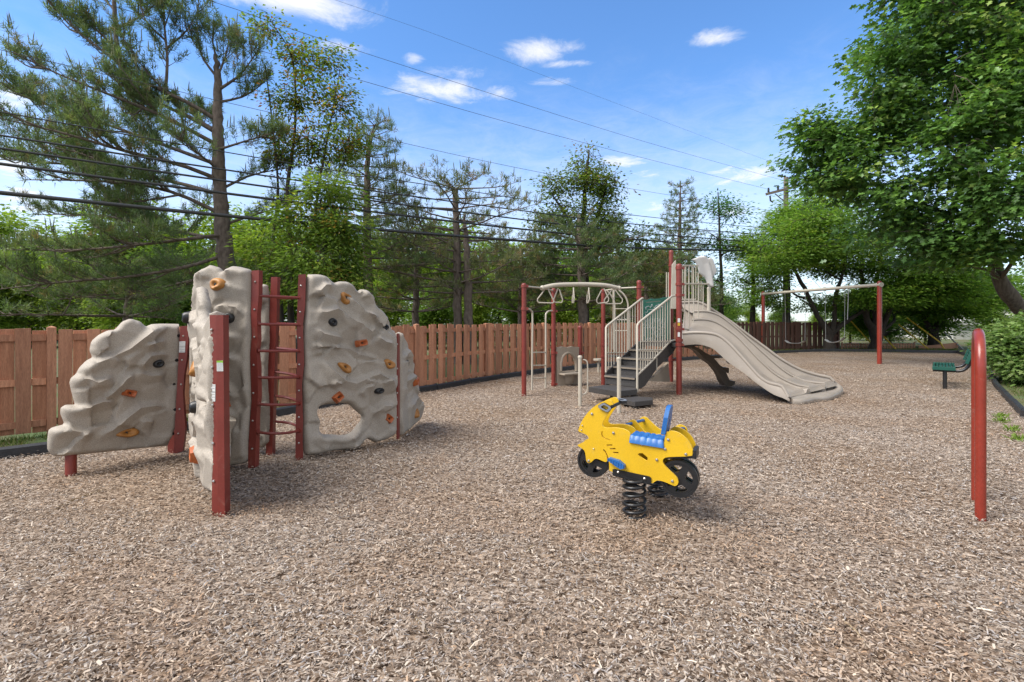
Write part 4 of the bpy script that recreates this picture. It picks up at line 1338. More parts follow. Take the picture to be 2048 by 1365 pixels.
    for k in range(7):
        f = (k + .5) / 7
        a = q[0][0] + (q[4][0] - q[0][0]) * f
        b = q[1][1] + (q[3][1] - q[1][1]) * f - .012
        m.box(pl.pt(a, b, .045), (.006, .008, .03), t3, n3, UP)
    m.build('footrest', 'blue', root, bevel=.002)
    # sidecar: two boards further out with blue bars between them
    def side(off, pts, name='sidecar_board'):
        p2 = Upright(A, B, off)
        q = [p2.uv(*p) for p in z3(pts)]
        q = soft(q)
        m = MB()
        m.edge_m = 1
        m.slab(q, (), p2.pt, -T, 0)
        return p2, m.build(name, ['yellow', 'yelledge'], root, smooth=50)
    sc1 = [(680, 372), (700, 345), (730, 322), (765, 320), (792, 346), (830, 398), (885, 448), (1000, 452), (1080, 430), (1110, 392), (1160, 380), (1200, 400), (1215, 440), (1200, 560), (1150, 640), (760, 640), (690, 560)]
    sc2 = [(800, 345), (815, 312), (835, 293), (872, 293), (905, 325), (960, 378), (1008, 412), (1090, 420), (1140, 378), (1188, 360), (1240, 386), (1252, 420), (1235, 560), (1180, 620), (850, 620), (805, 540)]
    pA, _ = side(.34, sc1)
    pB, _ = side(.60, sc2)
    for a, b in (((740, 352), (850, 322)), ((1165, 400), (1218, 398)), ((800, 600), (860, 590)), ((1100, 600), (1150, 590))):
        ua, ub = pA.uv(*z3([a])[0]), pB.uv(*z3([b])[0])
        p, q = pA.pt(*ua), pB.pt(*ub)
        d = (q - p).normalized()
        MB().tube([p - d * .10 if a[0] == 740 else p, q + d * .02], .0125, 10).build('sidecar_bar', 'blue', root, smooth=40)
    m = MB()
    c = pA.pt(pA.uv(*z3([(900, 560)])[0])[0], .47, -.13)
    m.box(c, (.34, .24, .03), t3, n3, UP)
    m.build('sidecar_seat', 'blue', root, bevel=.006)
    m = MB()
    m.beam(pl.pt(.35, .318, -GAP), pA.pt(.35, .318, -.2), .05, .03)
    m.beam(pl.pt(.55, .30, -GAP), pA.pt(.55, .30, -.2), .05, .03)
    m.build('cross_bar', 'grip', root)
    # coil springs
    def spring(c, z1_, R_, turns, w):
        pts = []
        N_ = int(turns * 26)
        for k in range(N_ + 1):
            f = k / N_
            zf = f + .055 * math.sin(2 * math.pi * f) * -1
            a = 2 * math.pi * turns * f + 1.0
            rr = R_ * (.985 + .03 * math.sin(math.pi * f))
            pts.append(Vector((c[0] + rr * math.cos(a), c[1] + rr * math.sin(a), w + (z1_ - 2 * w) * zf - .01)))
        m = MB().tube(pts, w, 10)
        m.build('coil_spring', 'grip', root, smooth=50)
    sx = G(1265, 1030)
    spring((sx.x + .0, 3.79 - .0), .335, .079, 6.2, .0125)
    g2 = G(1308, 990)
    spring((1.25, 4.28), .32, .079, 6.2, .0125)
build_rider()

# ------------------------------------------------------------------ green bench, seen from its end
def build_bench():
    c = Vector((9.41, 10.87, 0))
    root = thing('bench', 'green slatted bench with curved black tube frame at the right', 'bench', c)
    ax = Vector((.652, .758, 0)).normalized()         # length, away from the camera
    sd_ = Vector((ax.y, -ax.x, 0))                    # across, to the right
    L = 1.25
    for e in (0.0, L):
        b = c + ax * e
        MB().tube([b - Vector((0, 0, .03)), b + Vector((0, 0, .385))], .038, 14).build('leg', 'grip', root, smooth=40)
        q = [b - sd_ * .20 + Vector((0, 0, .395)), b + Vector((0, 0, .395)), b + sd_ * .20 + Vector((0, 0, .395)), b + sd_ * .31 + Vector((0, 0, .43)), b + sd_ * .385 + Vector((0, 0, .53)), b + sd_ * .43 + Vector((0, 0, .68)), b + sd_ * .46 + Vector((0, 0, .80))]
        MB().tube(spline(q, 22), .03, 12).build('frame', 'grip', root, smooth=40)
    for k in range(7):
        o = -.185 + k * .056
        m = MB().box(c + ax * (L / 2) + sd_ * o + Vector((0, 0, .468)), (L + .16, .040, .022), ax, sd_)
        m.build('slat', 'bench', root, bevel=.006)
    for e in (-.08, L + .08):
        MB().box(c + ax * e + sd_ * -.017 + Vector((0, 0, .445)), (.022, .385, .075), ax, sd_).build('end_rim', 'bench', root, bevel=.006)
    up = Vector((0, 0, 1)) * .95 + sd_ * .31
    up.normalize()
    nn = up.cross(ax)
    for k in range(4):
        m = MB().box(c + ax * (L / 2) + sd_ * .36 + Vector((0, 0, .60)) + up * (k * .062), (L + .16, .046, .02), ax, up, nn)
        m.build('slat', 'bench', root, bevel=.006)
    for e in (-.08, L + .08):
        MB().box(c + ax * e + sd_ * .36 + Vector((0, 0, .60)) + up * .093, (.022, .26, .06), ax, up, nn).build('end_rim', 'bench', root, bevel=.006)
build_bench()

# ------------------------------------------------------------------ red steel hoop near the right edge
def build_hoop():
    a = G(1961, 1040)
    b = Vector((3.855, 4.15, 0))
    top = 1.432
    r = .0335
    w = (b - a).length / 2
    mid = (a + b) / 2
    d = (b - a).normalized()
    pts = [a + Vector((0, 0, -.05)), a + Vector((0, 0, .5)), a + Vector((0, 0, top - w - .06 - r))]
    for k in range(13):
        t = math.pi * k / 12
        pts.append(mid - d * (w * math.cos(t)) + Vector((0, 0, top - w - r + w * math.sin(t))))
    pts += [b + Vector((0, 0, .5)), b + Vector((0, 0, -.05))]
    m = MB().tube(pts, r, 24)
    o = m.build('steel_hoop', 'redgloss', None, a, smooth=60)
    tag(o, 'tall glossy red steel hoop rising from the chips near the right edge', 'hoop')
build_hoop()

# ------------------------------------------------------------------ sticks and bits lying on the chips
def stick(label, pts, r):
    q = [G(x, y, .012) for x, y in pts]
    c = q[0]
    m = MB().tube(spline(q, 14), [r * (1.15 - .5 * k / 13) for k in range(14)], 6)
    tag(m.build('stick', 'stick', None, Vector((c.x, c.y, 0)), smooth=60), label, 'stick', 'sticks on the chips')
stick('long thin pale stick lying in front of the left climbing panel', [(111, 1018), (150, 999), (190, 985), (228, 976)], .007)
stick('short curved grey stick in the left foreground chips', [(832, 1236), (846, 1252), (858, 1272)], .006)
stick('small tan stick lying right of the foreground centre', [(1187, 1212), (1193, 1228), (1198, 1244)], .005)
stick('short dark stick pointing up in the middle of the chips', [(1052, 1103), (1061, 1096), (1067, 1090)], .006)
stick('thin stick lying beside the bottom right of the foreground', [(1690, 1245), (1712, 1262), (1730, 1290)], .005)
# ------------------------------------------------------------------ play structure with stairs, deck, ladder, overhead rings and slide
def build_structure():
    root = thing('play_structure', 'red and beige play structure with dark stairs, overhead rings and a wide tan slide', 'play structure', (3.0, 10.6, 0))
    z4, z5, z7 = Z(1000, 490, 3.9), Z(1320, 490, 3.9), Z(1350, 490, 7.18)
    zr4, zr5, zg = Z(1040, 540, 8.533), Z(1140, 680, 8.533), Z(1270, 580, 12.41)
    P1, P2, P3, P4, P5, P6, P7, P8 = (.237, 9.87), (.936, 11.28), (2.1, 11.5), (2.77, 10.9), (3.34, 10.0), (3.85, 12.1), (1.59, 11.7), (4.39, 11.15)
    def post(p, ztop, r=.057, collars=(), m='red', name='post', ymin=-.03):
        b = MB()
        b.lathe((p[0], p[1], 0), [(r, ymin), (r, ztop - .07), (r * 1.06, ztop - .068), (r * 1.06, ztop - .03), (r * .9, ztop - .012), (r * .5, ztop), (r * .08, ztop + .002)], 18)
        o = b.build(name, m, root, smooth=40)
        for z in collars:
            c = MB().lathe((p[0], p[1], z), [(r, -.028), (r * 1.22, -.026), (r * 1.22, .026), (r, .028)], 16)
            c.box((p[0] + r * 1.3, p[1] - r * .4, z), (.05, .03, .05))
            c.build('collar', m, o, smooth=40)
        return o
    zt = lambda y, p: H + (YH - y) * p[1] / F
    post(P1, zt(567, P1), .048, [zt(573, P1), zt(618, P1)])
    post(P2, zt(577, P2), .048, [zt(582, P2), zt(623, P2), zt(706, P2), .05])
    post(P3, zt(578, P3), .05, [zt(582, P3), zt(690, P3), zt(713, P3)])
    post(P4, zt(561, P4), .05, [zt(575, P4), zt(596, P4), zt(688, P4)])
    p5 = post(P5, zt(528, P5), .055, [zt(537, P5), zt(569, P5), zt(591, P5), zt(659, P5), zt(681, P5), zt(690, P5)])
    post(P6, zt(501, P6), .052, [zt(531, P6), zt(720, P6), zt(690, P6)])
    post(P7, zt(652, P7), .05, [zt(706, P7)])
    post(P8, zt(574, P8), .038, m='beige', name='slide_post', ymin=1.0)
    m = MB()
    for z0, z1_ in ((.636, .655), (.662, .69)):
        pass
    pf = Upright((P5[0] - .2, P5[1] - .0585), (P5[0] + .2, P5[1] - .0585))
    for y0, y1, mt in ((637, 645, 'white'), (646, 652, 'guard'), (665, 674, 'white')):
        MB().slab([pf.uv(1355.5, y0), pf.uv(1360, y0), pf.uv(1360, y1), pf.uv(1355.5, y1)], (), pf.pt, -.002, .0015).build('sticker', mt, p5)
    def bar(pts, r=.017, name='rail', mt='beige', n=10, parent=None):
        return MB().tube(pts, r, n).build(name, mt, parent or root, smooth=40)

    # ---- deck
    D = 1.03
    dk = [Vector((*P5, 0)), Vector((*P4, 0)), Vector((*P6, 0)), Vector((*P8, 0))]
    m = MB()
    vs = [v + Vector((0, 0, z)) for z in (D - .09, D) for v in dk]
    m.add(vs, [(0, 1, 2, 3), (7, 6, 5, 4), (0, 4, 5, 1), (1, 5, 6, 2), (2, 6, 7, 3), (3, 7, 4, 0)])
    m.build('deck', 'darkmetal', root, bevel=.005)

    # ---- stairs
    e = Vector((.695, .72, 0)).normalized()
    wv = Vector((.69, -.72, 0)).normalized()
    RB, RT = Vector((2.31, 9.2, 0)), Vector((3.27, 10.2, 0))
    WID = .75
    pr = Upright(RB.xy, RT.xy)
    plf = Upright((RB - wv * WID).xy, (RT - wv * WID).xy)
    st = [pr.uv(*p) for p in [(1277, 752), (1340, 686), (1354, 682), (1356, 690), (1345, 708), (1316, 735), (1290, 773), (1277, 780)]]
    MB().slab(st, (), pr.pt, -.035, -.005).build('stringer', 'darkmetal', root)
    MB().slab([(u, v) for u, v in st], (), plf.pt, -.0, .03).build('stringer', 'darkmetal', root)
    und = [pr.uv(*p) for p in [(1302, 755), (1338, 728), (1341, 762), (1300, 762)]]
    pu = Upright((RB.x, RB.y + .35), (RT.x + .1, RT.y + .35))
    MB().slab([pu.uv(*p) for p in [(1296, 763), (1334, 726), (1338, 764)]], (), pu.pt, -.03, .03).build('underdeck_panel', 'panel', root)
    for i, (z, f) in enumerate(((.41, .0), (.565, .22), (.72, .44), (.875, .66))):
        c = RB.lerp(RT, f) - wv * (WID / 2) + Vector((0, 0, z))
        m = MB().box(c + e * .10, (.27, WID - .07, .045), e, wv)
        m.build('tread', 'darkmetal', root, bevel=.004)
        m = MB().box(c + e * .0 + Vector((0, 0, -.088)), (.014, WID - .075, .128), e, wv)
        m.build('riser', 'darkmetal', root)
        m = MB().box(c - e * .037 + Vector((0, 0, .0)), (.012, WID - .075, .030), e, wv)
        m.build('nosing', 'shade', root)
    # platform at the foot and the low step
    q = [G(x, y, .25) for x, y in [(1177, 774), (1234, 783), (1274, 779), (1270, 771), (1212, 770)]]
    m = MB()
    vs = [v - Vector((0, 0, h)) for h in (.10, 0) for v in q]
    n = len(q)
    m.add(vs, [tuple(range(n)), tuple(range(2 * n - 1, n - 1, -1))] + [(i, (i + 1) % n, (i + 1) % n + n, i + n) for i in range(n)])
    plat = m.build('platform', 'darkmetal', root, bevel=.006)
    for x, y in ((1215, 782), (1245, 783), (1258, 782.5), (1267, 781.5)):
        a = G(x, y, .2) - Vector((0, .01, 0))
        MB().ball(a, .013, 8).build('bolt', 'steel', plat)
    MB().tube([G(1223, 800) - Vector((0, 0, .02)), G(1223, 800) + Vector((0, .0, .2))], .03, 10).build('platform_leg', 'shade', root, smooth=40)
    MB().box(G(1252, 792) + Vector((0, .15, .09)), (.24, .04, .10)).build('platform_brace', 'panel', root)
    q = [G(x, y, .13) for x, y in [(1240, 798), (1270, 804), (1306, 800), (1304, 795), (1275, 793), (1246, 795)]]
    m = MB()
    vs = [v - Vector((0, 0, h)) for h in (.085, 0) for v in q]
    n = len(q)
    m.add(vs, [tuple(range(n)), tuple(range(2 * n - 1, n - 1, -1))] + [(i, (i + 1) % n, (i + 1) % n + n, i + n) for i in range(n)])
    m.build('low_step', 'darkmetal', root, bevel=.008)
    MB().tube([G(1274, 803) + Vector((0, .2, -.02)), G(1274, 803) + Vector((0, .2, .08))], .07, 12).build('step_leg', 'darkmetal', root)
    # pale short posts with hand loops
    for (bx, by, ty, loop) in ((1160, 813, 711, ((1166, 720), (1171, 721), (1175, 728), (1175, 760), (1175, 780), (1170, 788), (1164, 789))), (1238, 826, 714, None)):
        b = G(bx, by)
        zt_ = H - (ty - YH) * b.y / F
        o = MB().lathe((b.x, b.y, 0), [(.033, -.03), (.033, zt_ - .045), (.039, zt_ - .043), (.039, zt_ - .018), (.028, zt_ - .004), (.004, zt_)], 14).build('short_post', 'beige', root, smooth=40)
        if loop:
            bar(spline([P(x, y, b.y) for x, y in loop], 16), .012, 'hand_loop', parent=o)
    # stair railings
    def railing(pl, top, lowline, xs, horiz, foot):
        bar([pl.pt(*pl.uv(*p)) for p in top], .021, 'handrail')
        bar([pl.pt(*pl.uv(*p)) for p in lowline], .017, 'rail')
        def yat(line, x):
            for (a, b) in zip(line, line[1:]):
                lo, hi = min(a[0], b[0]), max(a[0], b[0])
                if lo <= x <= hi and hi > lo:
                    return a[1] + (b[1] - a[1]) * (x - a[0]) / (b[0] - a[0])
            return None
        for x in xs:
            a, b = yat(top[1:], x), yat(lowline, x)
            if a is None or b is None:
                continue
            p, q = pl.uv(x, a), pl.uv(x, b)
            bar([pl.pt(*p), pl.pt(p[0], q[1])], .0105, 'baluster', n=6)
        for y0, xa, xb in horiz:
            bar([pl.pt(*pl.uv(xa, y0)), pl.pt(*pl.uv(xb, y0))], .0105, 'rail', n=6)
    top = [(1274.5, 785), (1274.5, 652), (1276, 648), (1280, 644), (1310, 620), (1340, 596), (1344, 593), (1353, 591.5)]
    low = [(1275, 751), (1300, 727), (1338, 686), (1344, 682), (1353, 681)]
    railing(pr, top, low, [1281 + 4.95 * k for k in range(13)], [(683.5, 1284, 1339), (700.5, 1276, 1324), (718, 1276, 1308)], None)
    bar([pr.pt(*pr.uv(1313.5, 716)), pr.pt(*pr.uv(1313.5, 743))], .012, 'baluster', n=6)
    top = [(1212, 772), (1212, 656), (1213.5, 653), (1218, 649), (1284, 597), (1285.5, 597)]
    low = [(1213, 748), (1250, 717), (1288, 682)]
    railing(plf, top, low, [1217.5 + 5.3 * k for k in range(13)], [(706, 1214, 1262)], None)
    # upright bars at the head of the stairs
    for x in (1285, 1333, 1337):
        pl = plf if x < 1300 else Upright(P5, P6)
        bar([pl.pt(*pl.uv(x, 600 if x < 1300 else 545)), pl.pt(*pl.uv(x, 690))], .015, 'baluster')
    pw = Upright((P6[0] - .3, 11.5), (P6[0] + .5, 11.5))
    MB().slab([pw.uv(*p) for p in ((1344, 530), (1351, 521), (1352, 618), (1342, 618))], (), pw.pt, -.03, .03).build('entry_panel', 'beige', root, bevel=.006)

    # ---- green maze board
    pg = Upright(P4, P6)
    gq = zg([(205, 240), (290, 250), (370, 240), (430, 220), (560, 222), (640, 216), (720, 195), (800, 185), (880, 190), (890, 1330), (205, 1330)])
    m = MB().slab([pg.uv(*p) for p in gq], (), pg.pt, -.02, .0)
    brd = m.build('maze_board', 'green', root)
    m = MB()
    def track(pts, r=.008):
        m.tube([pg.pt(*pg.uv(*p), .004) for p in zg(pts)], r, 5)
    track([(265, 500), (250, 440), (270, 430), (325, 405), (375, 448), (412, 372), (465, 462), (512, 400), (590, 370)])
    track([(330, 495), (430, 495), (500, 488), (560, 470), (640, 430), (700, 400)])
    track([(240, 690), (255, 640), (245, 555), (300, 560), (315, 505)])
    rng = random.Random(3)
    for k in range(9):
        x = 235 + k * 62
        y = 720
        pts = [(x, y)]
        while y < 1230:
            y += rng.uniform(35, 70)
            pts.append((x + rng.uniform(-22, 22), y))
        track(pts, .006)
        for p in pts:
            c = pg.pt(*pg.uv(*zg([p])[0]), .006)
            m.ball(c, .011, 6)
    for p in ((412, 372), (512, 400), (258, 460), (430, 495), (255, 632), (590, 370)):
        m.ball(pg.pt(*pg.uv(*zg([p])[0]), .006), .017, 8)
    m.build('maze_track', 'white', brd)
    m = MB()                                            # faded line of lettering, too small to read
    for k in range(22):
        x = 275 + k * 17
        y = 312 - k * 1.4
        for dx, dy, w, h in ((0, 0, 3, 22), (5, rng.choice((-8, 8)), 9, 5)):
            q = zg([(x + dx - w / 2, y + dy - h / 2), (x + dx + w / 2, y + dy - h / 2), (x + dx + w / 2, y + dy + h / 2), (x + dx - w / 2, y + dy + h / 2)])
            m.slab([pg.uv(*p) for p in q], (), pg.pt, .001, .003)
    m.build('faded_lettering', 'pink', brd)

    # ---- overhead ring ladder
    bl, brt = P(1085, 576.5, 10.5), P(1238, 577, 11.1)
    mids = [P(1110, 571, 10.6), P(1145, 569.5, 10.75), P(1180, 569.5, 10.9), P(1212, 571.5, 11.0)]
    beam = bar(spline([bl] + mids + [brt], 20), .047, 'overhead_beam', n=14)
    for c in (bl, brt):
        MB().ball(c, .058, 10).build('beam_cap', 'beige', beam, smooth=60)
    for c, p, y in ((bl, P1, 573), (bl, P2, 582), (brt, P4, 575), (brt, P3, 582)):
        bar([c, P(CX + p[0] / p[1] * F, y, p[1])], .017, 'strut')
    rings = [([(430, 330), (300, 500), (298, 530), (318, 560), (555, 570), (575, 555), (575, 525), (480, 340)], 10.55), ([(650, 310), (578, 500), (577, 535), (600, 555), (700, 560), (722, 545), (725, 505), (670, 330)], 10.62),
             ([(1390, 350), (1312, 500), (1308, 540), (1330, 575), (1480, 560), (1510, 535), (1515, 490), (1432, 320)], 10.95), ([(1562, 352), (1442, 510), (1438, 545), (1455, 580), (1715, 580), (1745, 550), (1750, 505), (1622, 340)], 11.02)]
    for pts, d in rings:
        q = [P(x, y, d) for x, y in zr4(pts)]
        bar(q, .0135, 'ring_handle', n=8)
    for (tx, lx, y1), d in (((911, 893, 565), 10.72), ((1172, 1142, 570), 10.85)):
        a = P(*zr4([(tx, 305)])[0], d)
        b0, b1 = P(*zr4([(tx + 14, 500)])[0], d - .12), P(*zr4([(lx + 22, 560)])[0], d - .10)
        c0, c1 = P(*zr4([(lx, y1)])[0], d + .16), P(*zr4([(lx + 6, 430)])[0], d + .18)
        bar([a, b0, b1, c0, c1, a + Vector((.02, .05, 0))], .0135, 'ring_handle', n=8)
    # arch ladder at the right end of the rings
    bar(spline([P(*p, 11.0) for p in [(1238, 581), (1248, 590), (1255, 604), (1256.5, 625), (1257, 700)]], 18), .019, 'arch_rail')
    bar(spline([P(*p, 11.35) for p in [(1214, 582), (1222, 591), (1229, 606), (1230, 625), (1230, 705)]], 18), .019, 'arch_rail')
    bar([P(1227.5, 580, 11.6), P(1227.5, 700, 11.6)], .028, 'arch_post')
    for y in (618, 640, 662):
        bar([P(1230, y, 11.35), P(1257, y, 11.0)], .011, 'rung', n=6)
    # ---- ladder between the first two posts
    la, lb = Upright(P1, P2), None
    bar(spline([la.pt(*la.uv(*p)) for p in [(1051, 617.5), (1058, 618.5), (1063, 623), (1065, 632), (1064.5, 700), (1064, 781)]], 24), .019, 'ladder_rail')
    bar(spline([la.pt(*la.uv(*p)) for p in [(1104, 622), (1097, 623), (1093, 627), (1091.5, 636), (1091.5, 700), (1091, 777)]], 24), .019, 'ladder_rail')
    for y0, y1 in ((705.5, 705), (731.5, 731), (757.5, 756)):
        bar([la.pt(*la.uv(1064.5, y0)), la.pt(*la.uv(1091.5, y1))], .013, 'rung', n=8)
    # ---- play counter panel with an arched opening
    pb = Upright((1.0, 11.3), (1.54, 11.66))
    ol = [pb.uv(*p) for p in z4([(436, 797), (460, 800), (485, 794), (520, 800), (560, 793), (590, 796), (611, 797), (606, 1084), (442, 1104)])]
    hl = [pb.uv(*p) for p in z4([(470, 988), (470, 925), (480, 880), (500, 855), (525, 846), (550, 853), (574, 880), (588, 925), (590, 986)])]
    cp = MB().slab(ol, [hl], pb.pt, -.03, .03).build('counter_panel', 'panel', root, bevel=.006)
    bar(spline([pb.pt(*pb.uv(*p), .03) for p in z4([(468, 985), (470, 925), (480, 880), (500, 853), (525, 843), (552, 851), (576, 878), (589, 925), (591, 985)])], 28), .03, 'arch_trim', 'panel', parent=cp)
    a, b = pb.uv(*z4([(452, 1002)])[0]), pb.uv(*z4([(606, 1000)])[0])
    c = (pb.pt(*a) + pb.pt(*b)) / 2
    m = MB().box(c + Vector((pb.n.x, pb.n.y, 0)) * .11, ((pb.pt(*b) - pb.pt(*a)).length, .26, .035), Vector((pb.t.x, pb.t.y, 0)), Vector((pb.n.x, pb.n.y, 0)))
    m.build('counter', 'panel', cp, bevel=.008)
    rows = []
    for i in range(6):
        f = i / 5
        rr = .17 * math.sqrt(1 - f * f * .8)
        rows.append([c + Vector((pb.t.x, pb.t.y, 0)) * (rr * math.cos(t)) + Vector((pb.n.x, pb.n.y, 0)) * (rr * .95 * math.sin(t)) - Vector((0, 0, .02 + .26 * f)) for t in [math.pi * k / 10 for k in range(11)]])
    MB().grid(rows).build('counter_bowl', 'panel', cp, smooth=50)
    # small side tables behind the stairs
    m = MB().lathe(P(1197, 719.5, 12.6), [(.13, -.02), (.13, .02), (.02, .021)], 14)
    m.tube([P(1197, 720, 12.6), P(1197, 745, 12.6)], .03, 8)
    m.build('play_table', 'beige', root, smooth=40)
    m = MB().lathe(P(1228, 713, 12.2), [(.16, -.02), (.16, .02), (.02, .021)], 14)
    m.build('play_table', 'darkmetal', root, smooth=40)

    # ---- railing beside the slide mouth
    ps = Upright(P5, P8)
    L7 = lambda pts: [ps.pt(*ps.uv(*p)) for p in z7(pts)]
    for y, xa, xb, r in ((300, 70, 330, .016), (562, 60, 475, .019), (1212, 60, 475, .021)):
        bar(L7([(xa, y), (xb, y)]), r, 'rail')
    for x, y0 in ((138, 300), (200, 300), (266, 300), (334, 400), (405, 562)):
        bar(L7([(x, y0), (x, 1212)]), .0125, 'baluster', n=8)
    pf = Upright(P6, (4.95, 11.9))
    for y, xa, xb in ((300, -20, 330), (785, 40, 300), (938, 40, 380), (1152, 40, 430)):
        bar([pf.pt(*pf.uv(*p)) for p in z7([(xa, y), (xb, y)])], .014, 'rail')
    for x in (110, 155, 200, 245, 300, 345, 375):
        bar([pf.pt(*pf.uv(*p)) for p in z7([(x, 300 if x < 320 else 520), (x, 800)])], .010, 'baluster', n=6)
    bar([pf.pt(*pf.uv(*p)) for p in z7([(275, 945), (345, 820)])], .012, 'rail', n=6)
    bar([pf.pt(*pf.uv(*p)) for p in z7([(345, 1152), (390, 1070), (470, 1070)])], .012, 'rail', n=6)

    # ---- leaf shaped hood
    ph = Upright((P8[0] - .35, P8[1] - .12), (P8[0] + .25, P8[1] + .1))
    hood = z7([(232, 214), (300, 188), (340, 168), (380, 155), (425, 166), (465, 200), (505, 182), (545, 205), (575, 290), (597, 375), (590, 405), (545, 455), (540, 520), (548, 590), (528, 618), (495, 618), (470, 590), (445, 510),
               (428, 470), (380, 437), (343, 402), (322, 315), (285, 240)])
    spine = [ph.uv(*p) for p in z7([(395, 165), (440, 260), (475, 380), (495, 500), (510, 612)])]
    edge2 = [ph.uv(*p) for p in z7([(465, 200), (500, 300), (530, 450)])]
    def ridge(q):
        a = seg_dist(q, spine, False)[0]
        b = seg_dist(q, edge2, False)[0]
        return .075 * np.exp(-(a / .055) ** 2) - .03 * np.exp(-(b / .02) ** 2)
    rock_panel(root, ph, [ph.uv(*p) for p in hood], (), (), T=.02, step=.018, facet=.0001, seed=2, name='slide_hood', mt='hood', R=.03, extra=ridge)

    # ---- the slide: rims traced along the chute, beds between them
    NS = 34
    def curve(pts, d0, d1):
        q = z5(pts)
        L = [0]
        for a, b in zip(q, q[1:]):
            L.append(L[-1] + math.hypot(b[0] - a[0], b[1] - a[1]))
        return along(spline([P(x, y, d0 + (d1 - d0) * (l / L[-1])) for (x, y), l in zip(q, L)], 60), NS)
    N_ = curve([(175, 690), (290, 684), (400, 692), (470, 715), (540, 770), (620, 855), (700, 945), (780, 1033), (850, 1078), (910, 1092), (950, 1105), (975, 1140), (1000, 1190)], 9.98, 8.90)
    D1 = curve([(250, 585), (350, 583), (450, 610), (600, 715), (740, 862), (840, 960), (940, 1035), (1060, 1090), (1160, 1110)], 10.55, 9.55)
    D2 = curve([(260, 520), (370, 520), (470, 555), (600, 655), (700, 745), (820, 855), (950, 968), (1060, 1036), (1160, 1068), (1285, 1082)], 10.95, 9.95)
    R_ = curve([(170, 450), (250, 445), (320, 453), (400, 500), (560, 605), (690, 705), (820, 800), (950, 895), (1100, 975), (1250, 1020), (1320, 1032), (1355, 1065)], 11.45, 10.3)
    NB = curve([(175, 785), (300, 778), (400, 805), (460, 850), (540, 922), (640, 990), (760, 1085), (880, 1165), (950, 1192), (1010, 1222)], 9.98, 8.86)
    rows = []
    for i in range(NS):
        f = i / (NS - 1)
        n, a, b, r, nb = N_[i], D1[i], D2[i], R_[i], NB[i]
        dep = .17 * min(1, .35 + f * 1.4)
        row = [nb, nb.lerp(n, .5) + Vector((.0, -.03, 0)), n + Vector((0, -.012, .0))]
        row.append(n)
        for p, q in ((n, a), (a, b), (b, r)):
            lowz = min(p.z, q.z) - dep
            lowz = max(lowz, .075)
            base = lambda t, h: Vector((p.x + (q.x - p.x) * t, p.y + (q.y - p.y) * t, h))
            tilt0, tilt1 = lowz + (p.z - min(p.z, q.z)) * .8 * (1 - f * .4), lowz + (q.z - min(p.z, q.z)) * .8 * (1 - f * .4)
            ws = .07
            for t in (.05, .14, .3, .5, .7, .86, .95):
                h = tilt0 + (tilt1 - tilt0) * t
                wall = max(0, 1 - min(t, 1 - t) / .15)
                h += wall ** 1.5 * (dep * .75)
                h = min(h, p.z + (q.z - p.z) * t - .005)
                row.append(base(t, h))
            row.append(q)
        row.append(r + Vector((.02, .02, -.01)))
        row.append(r + Vector((.03, .035, -.22 if f < .8 else -.10)))
        rows.append(row)
    m = MB()
    m.grid(rows)
    und = [[row[0], row[0] + Vector((.02, .15, .03)), row[-1] + Vector((0, -.1, .02)), row[-1]] for row in rows]
    for u in und:
        for p in u:
            p.z = max(p.z, .02)
    m.grid(und)
    slide = m.build('slide', 'slide', root, smooth=48)
    bar([p + Vector((0, 0, 0)) for p in N_], .034, 'slide_rim', 'slide', 12, slide)
    bar(R_, .03, 'slide_rim', 'slide', 12, slide)
    bar(D1, .022, 'slide_divider', 'slide', 10, slide)
    bar(D2, .022, 'slide_divider', 'slide', 10, slide)
    # square ends of the dividers
    for c in (D1, D2):
        d = (c[-1] - c[-4]).normalized()
        d.z = 0
        m = MB()
        a = c[-1]
        s = Vector((d.y, -d.x, 0)) if d.x > 0 else Vector((-d.y, d.x, 0))
        m.box(a + d * -.075 + Vector((0, 0, -.094)), (.16, .07, .17), d, s)
        m.build('divider_end', 'slide', slide, bevel=.012)
    # run-out lip
    edge = [(1574, 794, .10), (1578, 799, .075), (1588, 803.5, .055), (1600, 804.5, .05), (1615, 802.5, .055), (1627, 799.5, .06), (1636, 797, .062), (1646, 797, .06), (1657, 796, .058), (1664, 794.5, .06), (1674, 790.5, .062), (1682, 786, .066), (1687, 781, .07), (1685, 775, .10), (1676, 769, .14), (1667, 764, .18)]
    ep = [G(x, y, z) if k < 13 else P(x, y, 10.3) for k, (x, y, z) in enumerate(edge)]
    end = rows[-1]
    hz = np.interp(range(3, 28), (7, 15, 23), (end[7].z, end[15].z, end[23].z))
    back = (end[15] - rows[-3][15])
    back.z = 0
    inner = [Vector((end[i].x, end[i].y, float(h))) for i, h in zip(range(3, 28), hz)]
    ep = along(ep, len(inner))
    R2 = []
    for f in (0, .2, .42, .65, .84, .95, 1.0):
        r = []
        for p, q in zip(inner, ep):
            c = p.lerp(q, f)
            zt_ = p.z * (1 - f) ** 2 + (1 - (1 - f) ** 2) * (max(q.z, .06) + .035)
            if f > .9:
                zt_ = q.z + .02 if f < .99 else q.z - .015
            c.z = max(.03, zt_)
            r.append(c)
        R2.append(r)
    R2.append([Vector((p.x, p.y, -.01)).lerp(Vector((*inner[k].xy, -.01)), .04) for k, p in enumerate(ep)])
    lip = MB().grid(R2).grid([[v.copy() for v in end[3:28]], inner]).build('slide_lip', 'slide', slide, smooth=60)
    # support fins under the near wall
    for x, y, d in ((372, 790, 10.1), (548, 905, 9.75), (722, 1028, 9.5)):
        MB().ball(P(*z5([(x, y)])[0], d), .085, 12, (1.0, .7, .75)).build('foot_lug', 'slide', slide, smooth=60)

    # ---- stepping arch under the slide
    pa = Upright((3.6, 11.0), (5.0, 11.0))
